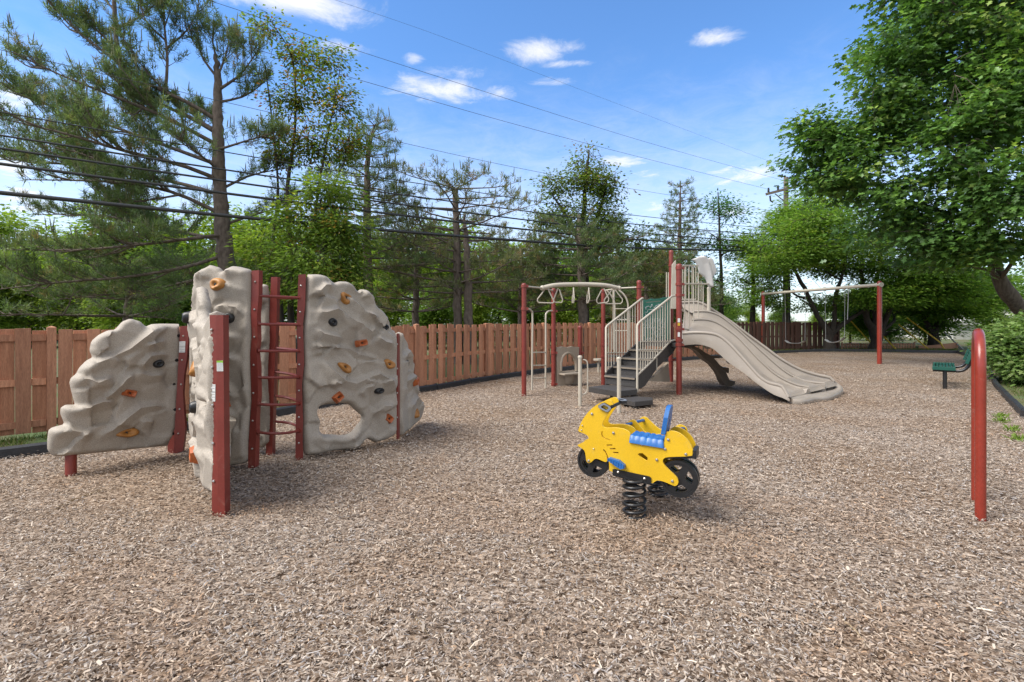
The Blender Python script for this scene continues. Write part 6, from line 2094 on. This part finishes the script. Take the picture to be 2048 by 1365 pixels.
def whorls(trunk, z0, z1, L0, L1, count, per, seed, rise=.15, rnd=.25, r=.035, az=None, droop=0.0):
    """Procedural limbs: whorls between two heights of a trunk polyline."""
    pr = random.Random(seed)
    out = []
    pts = [Vector(q[:3]) for q in trunk]
    for i in range(count):
        f = i / max(1, count - 1)
        z = z0 + (z1 - z0) * f
        o = None
        for a, b in zip(pts, pts[1:]):
            if a.z <= z <= b.z:
                o = a.lerp(b, (z - a.z) / max(.01, b.z - a.z))
        o = o or pts[-1]
        a0 = pr.uniform(0, 6.28)
        for k in range(per):
            a = a0 + 6.283 * k / per + pr.gauss(0, .3)
            if az and not (az(a)):
                continue
            L = (L0 + (L1 - L0) * f) * pr.uniform(1 - rnd, 1 + rnd)
            d = Vector((math.cos(a), math.sin(a), 0))
            z_ = rise + pr.gauss(0, .08)
            out.append(([o, o + d * L * .35 + Vector((0, 0, L * (z_ * .2 - droop * .1))), o + d * L * .7 + Vector((pr.gauss(0, .06) * L, pr.gauss(0, .06) * L, L * (z_ * .55 - droop * .2))), o + d * L + Vector((pr.gauss(0, .1) * L, pr.gauss(0, .1) * L, L * z_))], r * (.5 + .5 * L / max(L0, L1))))
    return out

def big_pine():
    D = 13.2
    tr = [px_trunk([(470, 770, D, .30), (455, 575, D, .235), (447, 470, D, .19), (441, 400, D, .17), (437, 320, D, .15), (435, 240, D, .12), (436, 170, D, .10), (431, 110, D, .05)]),
          px_trunk([(262, 190, D - .3, .07), (245, 150, D - .3, .065), (233, 80, D - .3, .055), (228, 0, D - .3, .045), (226, -130, D - .3, .02)])]
    rows = [
        ([(432, 240), (375, 205), (300, 170), (230, 120), (150, 60), (84, -10)], -1.2, .06), ([(434, 265), (380, 235), (310, 205), (262, 190)], -.3, .075), ([(434, 290), (330, 235), (220, 190), (120, 150), (25, 105)], -2.0, .06),
        ([(436, 330), (340, 295), (230, 255), (110, 215), (5, 180)], 1.0, .055), ([(438, 360), (360, 330), (240, 300), (120, 265), (-10, 235)], -2.4, .06), ([(440, 390), (350, 365), (230, 345), (100, 325), (-30, 318)], 1.6, .055),
        ([(445, 430), (360, 390), (280, 370), (180, 362), (50, 360)], -1.5, .055), ([(448, 470), (380, 478), (280, 490), (160, 500), (10, 500)], -2.6, .05), ([(448, 480), (390, 470), (300, 450), (190, 430), (70, 430)], 1.8, .05),
        ([(452, 510), (370, 535), (250, 555), (120, 565), (-10, 580)], -2.2, .05), ([(455, 540), (390, 560), (300, 580), (210, 590), (110, 600)], .8, .045), ([(437, 180), (480, 150), (517, 100)], -.3, .045), ([(437, 205), (490, 192), (535, 160)], .6, .04),
        ([(436, 300), (500, 280), (565, 262)], -1.0, .04), ([(440, 380), (505, 350), (585, 335)], .8, .04), ([(430, 150), (402, 110), (396, 62)], -.2, .035), ([(432, 160), (452, 110), (460, 62)], .3, .035), ([(431, 110), (425, 80), (428, 50)], 0, .03),
        ([(330, 190), (335, 120), (328, 40), (330, -60)], -.6, .045), ([(448, 450), (525, 425), (610, 405)], 1.2, .04), ([(455, 530), (520, 555), (590, 590)], -.8, .035), ([(235, 100), (180, 50), (110, 15)], -.6, .035), ([(230, 60), (285, 30), (330, -10)], -.3, .035),
        ([(228, 20), (190, -20), (140, -60)], -.5, .03), ([(330, 100), (375, 60), (400, 15)], -.6, .03), ([(330, 80), (290, 40), (275, -20)], -.8, .03), ([(435, 270), (400, 240), (360, 215)], 1.4, .03), ([(300, 170), (260, 110), (240, 60)], -1.0, .03),
        ([(240, 300), (190, 250), (120, 210)], -1.6, .03), ([(330, 235), (270, 190), (200, 140)], -1.4, .03), ([(230, 345), (170, 310), (80, 290)], -.9, .03), ([(360, 390), (300, 400), (210, 410)], -1.0, .03), ([(437, 340), (400, 310), (350, 270)], -2.0, .04)]
    limbs = []
    pr = random.Random(9)
    for pts, dd, r in rows:
        n = len(pts)
        tip = D + dd
        # limbs start at the trunk's distance unless they leave another limb
        st = D if abs(pts[0][0] - 442) < 25 else D + dd * .5
        limbs.append(([P(x, y, st + (tip - st) * (k / (n - 1)) ** .8 + (pr.gauss(0, .08) if 0 < k else 0)) for k, (x, y) in enumerate(pts)], r))
    pine_tree('big grey green pine at the left with long limbs and pale candles', tr, limbs, 81, PINE, needle=.175, twig_len=.55, twig_step=.125, tuft_step=.13, per=22, bare=.2, candles=.26, width=.019, upsweep=.45, sub=2.1)
big_pine()

def side_pine(label, rows, z0, z1, L0, L1, count, limbs_per, seed, extra=(), **kw):
    tr = px_trunk(rows)
    limbs = whorls(tr, z0, z1, L0, L1, count, limbs_per, seed, rise=kw.pop('rise', .12), r=kw.pop('r', .035), droop=kw.pop('droop', 0), rnd=kw.pop('rnd', .3))
    return pine_tree(label, [tr] + list(extra), limbs, seed, **kw)

side_pine('slender pine with a bent bushy top right of the locust', [(742, 740, 16.5, .18), (738, 600, 16.5, .155), (734, 450, 16.5, .13), (733, 360, 16.5, .10), (740, 290, 16.5, .06), (750, 248, 16.5, .02)], 3.2, 7.9, 2.2, .6, 15, 5, 82, pal=PINE, needle=.15, twig_len=.5, twig_step=.16, per=17, width=.02, candles=.1, bare=.35)
trk = px_trunk([(938, 730, 17, .17), (936, 600, 17, .14), (934, 520, 17, .11), (931, 455, 17, .07), (928, 430, 17, .03)])
side_pine('sparse half dead pine with twin trunks and a snapped top', [(917, 732, 17.1, .17), (915, 600, 17.1, .145), (913, 470, 17.1, .12), (911, 378, 17.1, .09)], 2.4, 6.0, 2.6, 2.1, 11, 4, 83, extra=[trk, px_trunk([(911, 385, 17.1, .05), (900, 372, 17.1, .035), (890, 362, 17.1, .015)])], pal=PINEDRY, needle=.15, twig_len=.5, twig_step=.2, per=15, width=.022, bare=.42, density=.9, candles=.08)
side_pine('dark pine standing behind the overhead rings', [(1170, 718, 19.3, .2), (1165, 600, 19.3, .17), (1160, 500, 19.3, .13), (1158, 430, 19.3, .07)], 2.2, 4.9, 2.5, 1.7, 9, 5, 84, pal=PINE, needle=.15, twig_len=.6, twig_step=.15, per=18, width=.024, bare=.3)
side_pine('dark conical spruce beyond the slide deck', [(1358, 700, 27, .17), (1359, 560, 27, .13), (1360, 440, 27, .08), (1361, 362, 27, .02)], 2.4, 8.7, 2.4, .35, 17, 5, 85, pal=PINE, needle=.17, twig_len=.6, twig_step=.24, per=11, width=.035, bare=.15, name='spruce_tree', rise=.02, droop=.2)
side_pine('bushy lower pine left of the spruce, behind the stair rail', [(1290, 705, 24, .14), (1292, 600, 24, .11), (1290, 520, 24, .04)], 1.6, 4.6, 2.6, 1.3, 8, 6, 86, pal=PINEDRY, needle=.16, twig_len=.6, twig_step=.15, per=18, width=.03, bare=.25)
side_pine('ragged pine between the locust and the twin trunked pine', [(830, 735, 19, .15), (832, 600, 19, .12), (834, 480, 19, .05)], 1.8, 4.6, 2.4, 1.3, 7, 4, 87, pal=PINEDRY, needle=.15, twig_len=.6, twig_step=.15, per=18, width=.025, bare=.3)
side_pine('ragged pine between the twin trunked pine and the overhead rings', [(1040, 722, 20, .15), (1042, 600, 20, .12), (1044, 500, 20, .05)], 1.8, 4.5, 2.6, 1.3, 7, 5, 88, pal=PINEDRY, needle=.15, twig_len=.6, twig_step=.15, per=18, width=.026, bare=.3)
side_pine('drooping pine filling the view left of the climbing wall', [(250, 800, 13.9, .15), (255, 650, 13.9, .12), (262, 540, 13.9, .05)], 1.6, 3.0, 2.6, 1.8, 4, 5, 89, pal=PINE, needle=.14, twig_len=.65, twig_step=.15, per=14, width=.018, bare=.2)

# ---- bush on the right
def bush(label, c, blobs, pal, n, per, leaf, seed, tmpl=LEAF_LOBED):
    return leafy_tree('bush', label, [[(c[0], c[1], -.02, .05), (c[0], c[1], .4, .04), (c[0] + .1, c[1], .9, .015)]], blobs, n, per, leaf, tmpl, pal, seed, None, 'bush', 'bark', 'leaf', spread=.13, droop=.35, flat=.5, shell=.28, gap=-.2, gapscale=1.2, twig_share=.2, twig_r=.006, limb_r=.02)
bush('big rounded bush with pale green serrated leaves at the right edge', (12.6, 11.9, 0), [(12.6, 11.9, .80, 1.15, 1.15, .80, 1), (11.95, 11.5, .75, .72, .8, .68, 1), (13.0, 12.0, 1.1, 1.0, 1.0, .6, 1), (12.1, 11.2, .42, .8, .7, .42, .9), (13.1, 11.1, .55, .9, .7, .55, .9)],
     [(.15, .235, .065, 3), (.19, .28, .085, 2), (.10, .175, .045, 2), (.24, .31, .11, .8)], 1500, 15, .125, 91)

# ---- trees far behind the fence: two shapes, copied
def wood_tree(seed, pal):
    pr = random.Random(seed)
    bl = []
    for k in range(9):
        a, r = pr.uniform(0, 6.28), pr.uniform(.2, 1.9)
        bl.append((math.cos(a) * r, math.sin(a) * r, pr.uniform(3.0, 7.2), pr.uniform(1.1, 1.7), pr.uniform(1.1, 1.7), pr.uniform(.9, 1.4), 1))
    bl.append((0, 0, 7.4, 1.2, 1.2, 1.1, 1))
    bl.append((0.3, .2, 1.9, 1.7, 1.7, 1.3, .8))
    return leafy_tree('woodland_tree', 'x', [[(0, 0, -.1, .2), (.05, .02, 3, .14), (.1, 0, 6, .06)]], bl, 520, 20, .30, LEAF_SIMPLE, pal, seed, 'woodland trees beyond the fence', bark='barkdark', mt='leafsoft', spread=.5, droop=.3, flat=.6, shell=.35, gap=-.08, gapscale=.6, twig_share=.1, twig_r=.02, limb_r=.06, loc=(0, 0, 0))

def copy_thing(root, loc, rz, s, label):
    r = root.copy()
    col.objects.link(r)
    r.location, r.rotation_euler, r.scale = loc, (0, 0, rz), (s[0], s[0], s[1])
    r['label'] = label
    for ch in root.children:
        c = ch.copy()
        col.objects.link(c)
        c.parent = r
    return r

def woods():
    protos = [wood_tree(201, [(.22, .31, .04, 3), (.26, .33, .05, 2), (.16, .25, .035, 2)]), wood_tree(202, [(.14, .235, .04, 3), (.18, .27, .045, 2), (.11, .185, .035, 2)])]
    pr = random.Random(77)
    rows = [(20, 34, 1.12, 0), (110, 36, 1.05, 0), (-70, 33, 1.1, 1), (190, 33, .95, 1), (60, 27, .62, 0), (-20, 26, .6, 1), (150, 27, .6, 0), (280, 35, .98, 0), (350, 38, 1.02, 1), (430, 34, .92, 0), (500, 38, .92, 1), (560, 33, .8, 0), (395, 31, .72, 1), (310, 31, .75, 1), (470, 31, .7, 0), (650, 36, .8, 0), (720, 40, .8, 1),
            (790, 33, .68, 0), (860, 37, .85, 1), (930, 42, .9, 0), (1000, 36, .78, 1), (1070, 40, .85, 0), (1140, 35, .72, 1), (1210, 39, .8, 0), (1280, 36, .72, 1), (1345, 38, .66, 0), (1400, 44, .62, 1), (240, 25, .5, 0), (330, 24, .45, 1), (700, 25, .45, 1), (760, 27, .5, 0),
            (870, 26, .45, 1), (960, 27, .5, 0), (1060, 28, .5, 1), (1130, 29, .52, 0), (1230, 31, .55, 1), (1300, 33, .5, 0), (1560, 52, .42, 1), (1640, 48, .4, 0), (1720, 46, .5, 1), (1800, 44, .55, 1), (1860, 47, .6, 0), (2010, 40, .6, 1), (2090, 34, .7, 1), (1700, 31, .38, 0), (1780, 32, .4, 1), (1850, 30, .36, 0), (1990, 31, .42, 1), (1735, 36, .5, 1), (1455, 55, .5, 1), (1500, 60, .45, 0)]
    near = {0: 'pale yellow green', 1: 'mid green'}
    marks = ['at the far left edge', 'left of the big pine', 'beyond the left photo edge', 'left behind the big pine', 'low before the far left trees', 'lowest at the left edge', 'low left of the big pine', 'behind the big pine limbs', 'tall behind the big pine', 'right behind the pine trunk',
             'between pine trunk and locust', 'behind the locust stems', 'just left of the big pine trunk', 'behind the lower big pine limbs', 'just right of the big pine trunk', 'just right of the locust', 'behind the slender pine', 'right of the slender pine', 'left of the twin trunked pine', 'behind the twin trunked pine', 'right of the twin trunked pine', 'left of the overhead rings', 'behind the overhead rings',
             'right of the dark ring pine', 'left of the spruce', 'behind the spruce', 'right of the spruce', 'low behind the left climbing panel', 'low behind the tall climbing panel', 'low behind the right climbing panel', 'low over the fence right of the climber', 'low left of the twin trunks', 'low right of the twin trunks',
             'low left of the first red post', 'low behind the counter panel', 'low behind the stairs', 'low behind the green board', 'far off behind the dark fence', 'far off past the forked trunk', 'far off between the swing posts', 'behind the yellow guards', 'left of the white house', 'behind the bush', 'beyond the right photo edge', 'just past the end of the dark fence', 'behind the right swing post', 'behind the third yellow guard', 'between the white house and the bush', 'between the dark fence end and the right swing post', 'far off below the slide hood', 'far off left of the left swing post']
    size = lambda s: 'short' if s < .55 else ('tall' if s > .8 else 'middling')
    for i, (x, d, s, k) in enumerate(rows):
        lab = f'{size(s)} {near[k]} woodland tree {marks[i]}'
        loc = P(x, YH, d)
        loc.z = 0
        if x < 250 and d > 30:
            loc.z = .0
        if 240 < x < 1420 and d > 32:
            s *= 1.22
        sc_ = (s * pr.uniform(.95, 1.15), s * pr.uniform(.9, 1.08))
        first = i in (0, 2)
        if first:
            r = protos[k]
            r.location, r.rotation_euler, r.scale = loc, (0, 0, pr.uniform(0, 6.28)), (sc_[0], sc_[0], sc_[1])
            r['label'] = lab
        else:
            copy_thing(protos[k], loc, pr.uniform(0, 6.28), sc_, lab)
woods()
# ------------------------------------------------------------------ overhead lines, the pole, guy guards, the white house
def lines():
    pl = Upright((-11.0, 7.6), (14.9, 27.5))
    def cable(label, pts, r, mt='cable', name='overhead_cable', wrap=False):
        q = [pl.pt(*pl.uv(*p)) for p in pts]
        s = spline(q, 40)
        a = s[0]
        m = MB().tube(s, r, 8)
        o = m.build(name, mt, None, Vector((a.x, a.y, 0)), smooth=60)
        tag(o, label, 'cable', 'overhead lines')
    g = lambda a: [(-160, a[0][1] - (a[1][1] - a[0][1]) / (a[1][0] - a[0][0]) * 160 * 1.15)] + a
    cable('lowest and thickest black cable crossing the whole picture', g([(0, 386), (600, 446), (1000, 479), (1250, 495.5), (1490, 502), (1560, 503)]), .040)
    cable('second lowest black cable, just above the thickest one', g([(0, 328), (600, 406), (1000, 454), (1250, 478), (1490, 494), (1560, 496)]), .029)
    cable('third black cable from the bottom of the bundle', g([(0, 297), (600, 383), (1000, 434), (1250, 463), (1490, 483), (1560, 487)]), .022)
    cable('fourth black cable from the bottom, close above the third', g([(0, 271), (600, 362), (1000, 416), (1250, 447), (1490, 467), (1560, 471)]), .019)
    cable('thin dark line above the four thicker cables', g([(0, 224), (600, 330), (1000, 392), (1250, 429), (1490, 453), (1560, 458)]), .012)
    cable('single thin grey wire high above the cable bundle', g([(0, 100), (600, 239), (1000, 329), (1250, 376), (1490, 414), (1560, 424)]), .006, 'wire')
    cable('steep thin wire from the top left running to the pole crossarm', [(90, -28), (185, 0), (697, 154), (1100, 268), (1400, 345), (1537, 379)], .006, 'wire')
    cable('steep thin wire over the locust top running to the pole head', [(300, -34), (460, 15), (700, 97), (1250, 272), (1500, 343), (1566, 361)], .0055, 'wire')
    cable('highest faint wire dropping from the top edge toward the oak', [(600, -28), (670, 0), (900, 80), (1240, 210), (1520, 316), (1600, 342)], .003, 'wire')
    # pole
    d = 27.7
    b = P(1572, 694, d)
    b.z = 0
    root = thing('utility_pole', 'weathered utility pole with crossarm and insulators half hidden by the oak', 'utility pole', b)
    top = H + (YH - 355) * d / F
    MB().tube([b - Vector((0, 0, .05)), b + Vector((0, 0, top))], [.17, .12], 12).build('pole', 'polewood', root, smooth=50)
    a0, a1 = P(1532, 389, d - .2), P(1598, 372, d - .2)
    MB().beam(a0, a1, .10, .13).build('crossarm', 'polewood', root)
    MB().beam(P(1550, 388, d - .2), P(1571, 405, d - .15), .04, .04).build('arm_brace', 'polewood', root)
    for x, y in ((1537, 381), (1556, 376), (1590, 366)):
        c = P(x, y, d - .2)
        MB().lathe(c - Vector((0, 0, .06)), [(.03, -.06), (.07, 0), (.04, .04), (.07, .08), (.04, .12), (.055, .17), (.02, .20)], 10).build('insulator', 'cable', root, smooth=40)
    c = P(1541, 397, d - .2)
    MB().tube([P(1540, 392, d - .2), P(1541, 402, d - .2), P(1546, 405, d - .2)], .045, 8).build('cutout_fuse', 'cable', root, smooth=40)
    # guy wires with plastic guards
    z = Z(1680, 600, 6.827)
    for (p0, p1, mt, lab) in (((115, 255), (492, 668), 'guard', 'leftmost yellow guy wire guard, leaning in front of the dark tree trunks'), ((420, 322), (772, 684), 'guard', 'second yellow guy wire guard passing behind the right swing post'),
                              ((800, 335), (1205, 672), 'guard', 'third yellow guy wire guard, ending at the low fence panel'), ((915, 250), (1345, 565), 'guard', 'rightmost yellow guy wire guard, reaching highest'), ((1435, 455), (1672, 672), 'guardgrey', 'grey guy wire guard slanting in front of the white house')):
        a, e = P(*z([p0])[0], 26.2), P(*z([p1])[0], 25.2)
        if p1 == (1345, 565):
            e2 = P(*z([(1430, 684)])[0], 25.2)
            q = [a, e, P(*z([(1370, 585)])[0], 25.2), e2]
        else:
            q = [a, e]
        bb = q[-1].copy()
        dn = (q[-1] - q[-2]).normalized()
        bb = q[-1] + dn * (q[-1].z / max(.05, -dn.z))
        rt = thing('guy_guard', lab, 'guy guard', (bb.x, bb.y, 0), 'guy wire guards below the pole')
        MB().tube(q + [bb], .034, 8).build('guard_tube', mt, rt, smooth=50)
        up = (a - e).normalized()
        MB().tube([a, a + up * 5], .008, 5).build('guy_wire', 'wire', rt)
lines()

def house():
    d = 38.0
    x0 = P(1905, 0, d).x
    root = thing('house', 'white sided house with grey roof glimpsed behind the trees on the right', 'house', (x0, d, 0))
    W, Dp, hh = 9.0, 7.0, 1.15
    m = MB().box((x0 + W / 2, d + Dp / 2, hh / 2 - .2), (W, Dp, hh + .4))
    m.build('wall', 'siding', root)
    for k in range(10):
        z = .02 + k * .115
        MB().box((x0 + W / 2, d - .012, z), (W, .02, .10), Y=(0, .985, .17), Z=(0, -.17, .985)).build('clapboard', 'siding', root)
    m = MB().box((x0 + W / 2, d - .15, hh + .05), (W + .5, .35, .14))
    m.build('eave', 'siding', root)
    m = MB()
    a = [Vector((x0 - .3, d - .35, hh + .13)), Vector((x0 + W + .3, d - .35, hh + .13)), Vector((x0 + W + .3, d + Dp / 2, hh + 2.1)), Vector((x0 - .3, d + Dp / 2, hh + 2.1)), Vector((x0 - .3, d + Dp + .35, hh + .13)), Vector((x0 + W + .3, d + Dp + .35, hh + .13))]
    t = Vector((0, 0, .12))
    m.add(a + [v + t for v in a], [(3, 2, 1, 0), (5, 2, 3, 4), (6, 7, 8, 9), (10, 9, 8, 11), (0, 1, 7, 6), (4, 10, 11, 5), (0, 6, 9, 3), (3, 9, 10, 4), (1, 2, 8, 7), (2, 5, 11, 8)])
    m.build('roof', 'siding', root)
house()
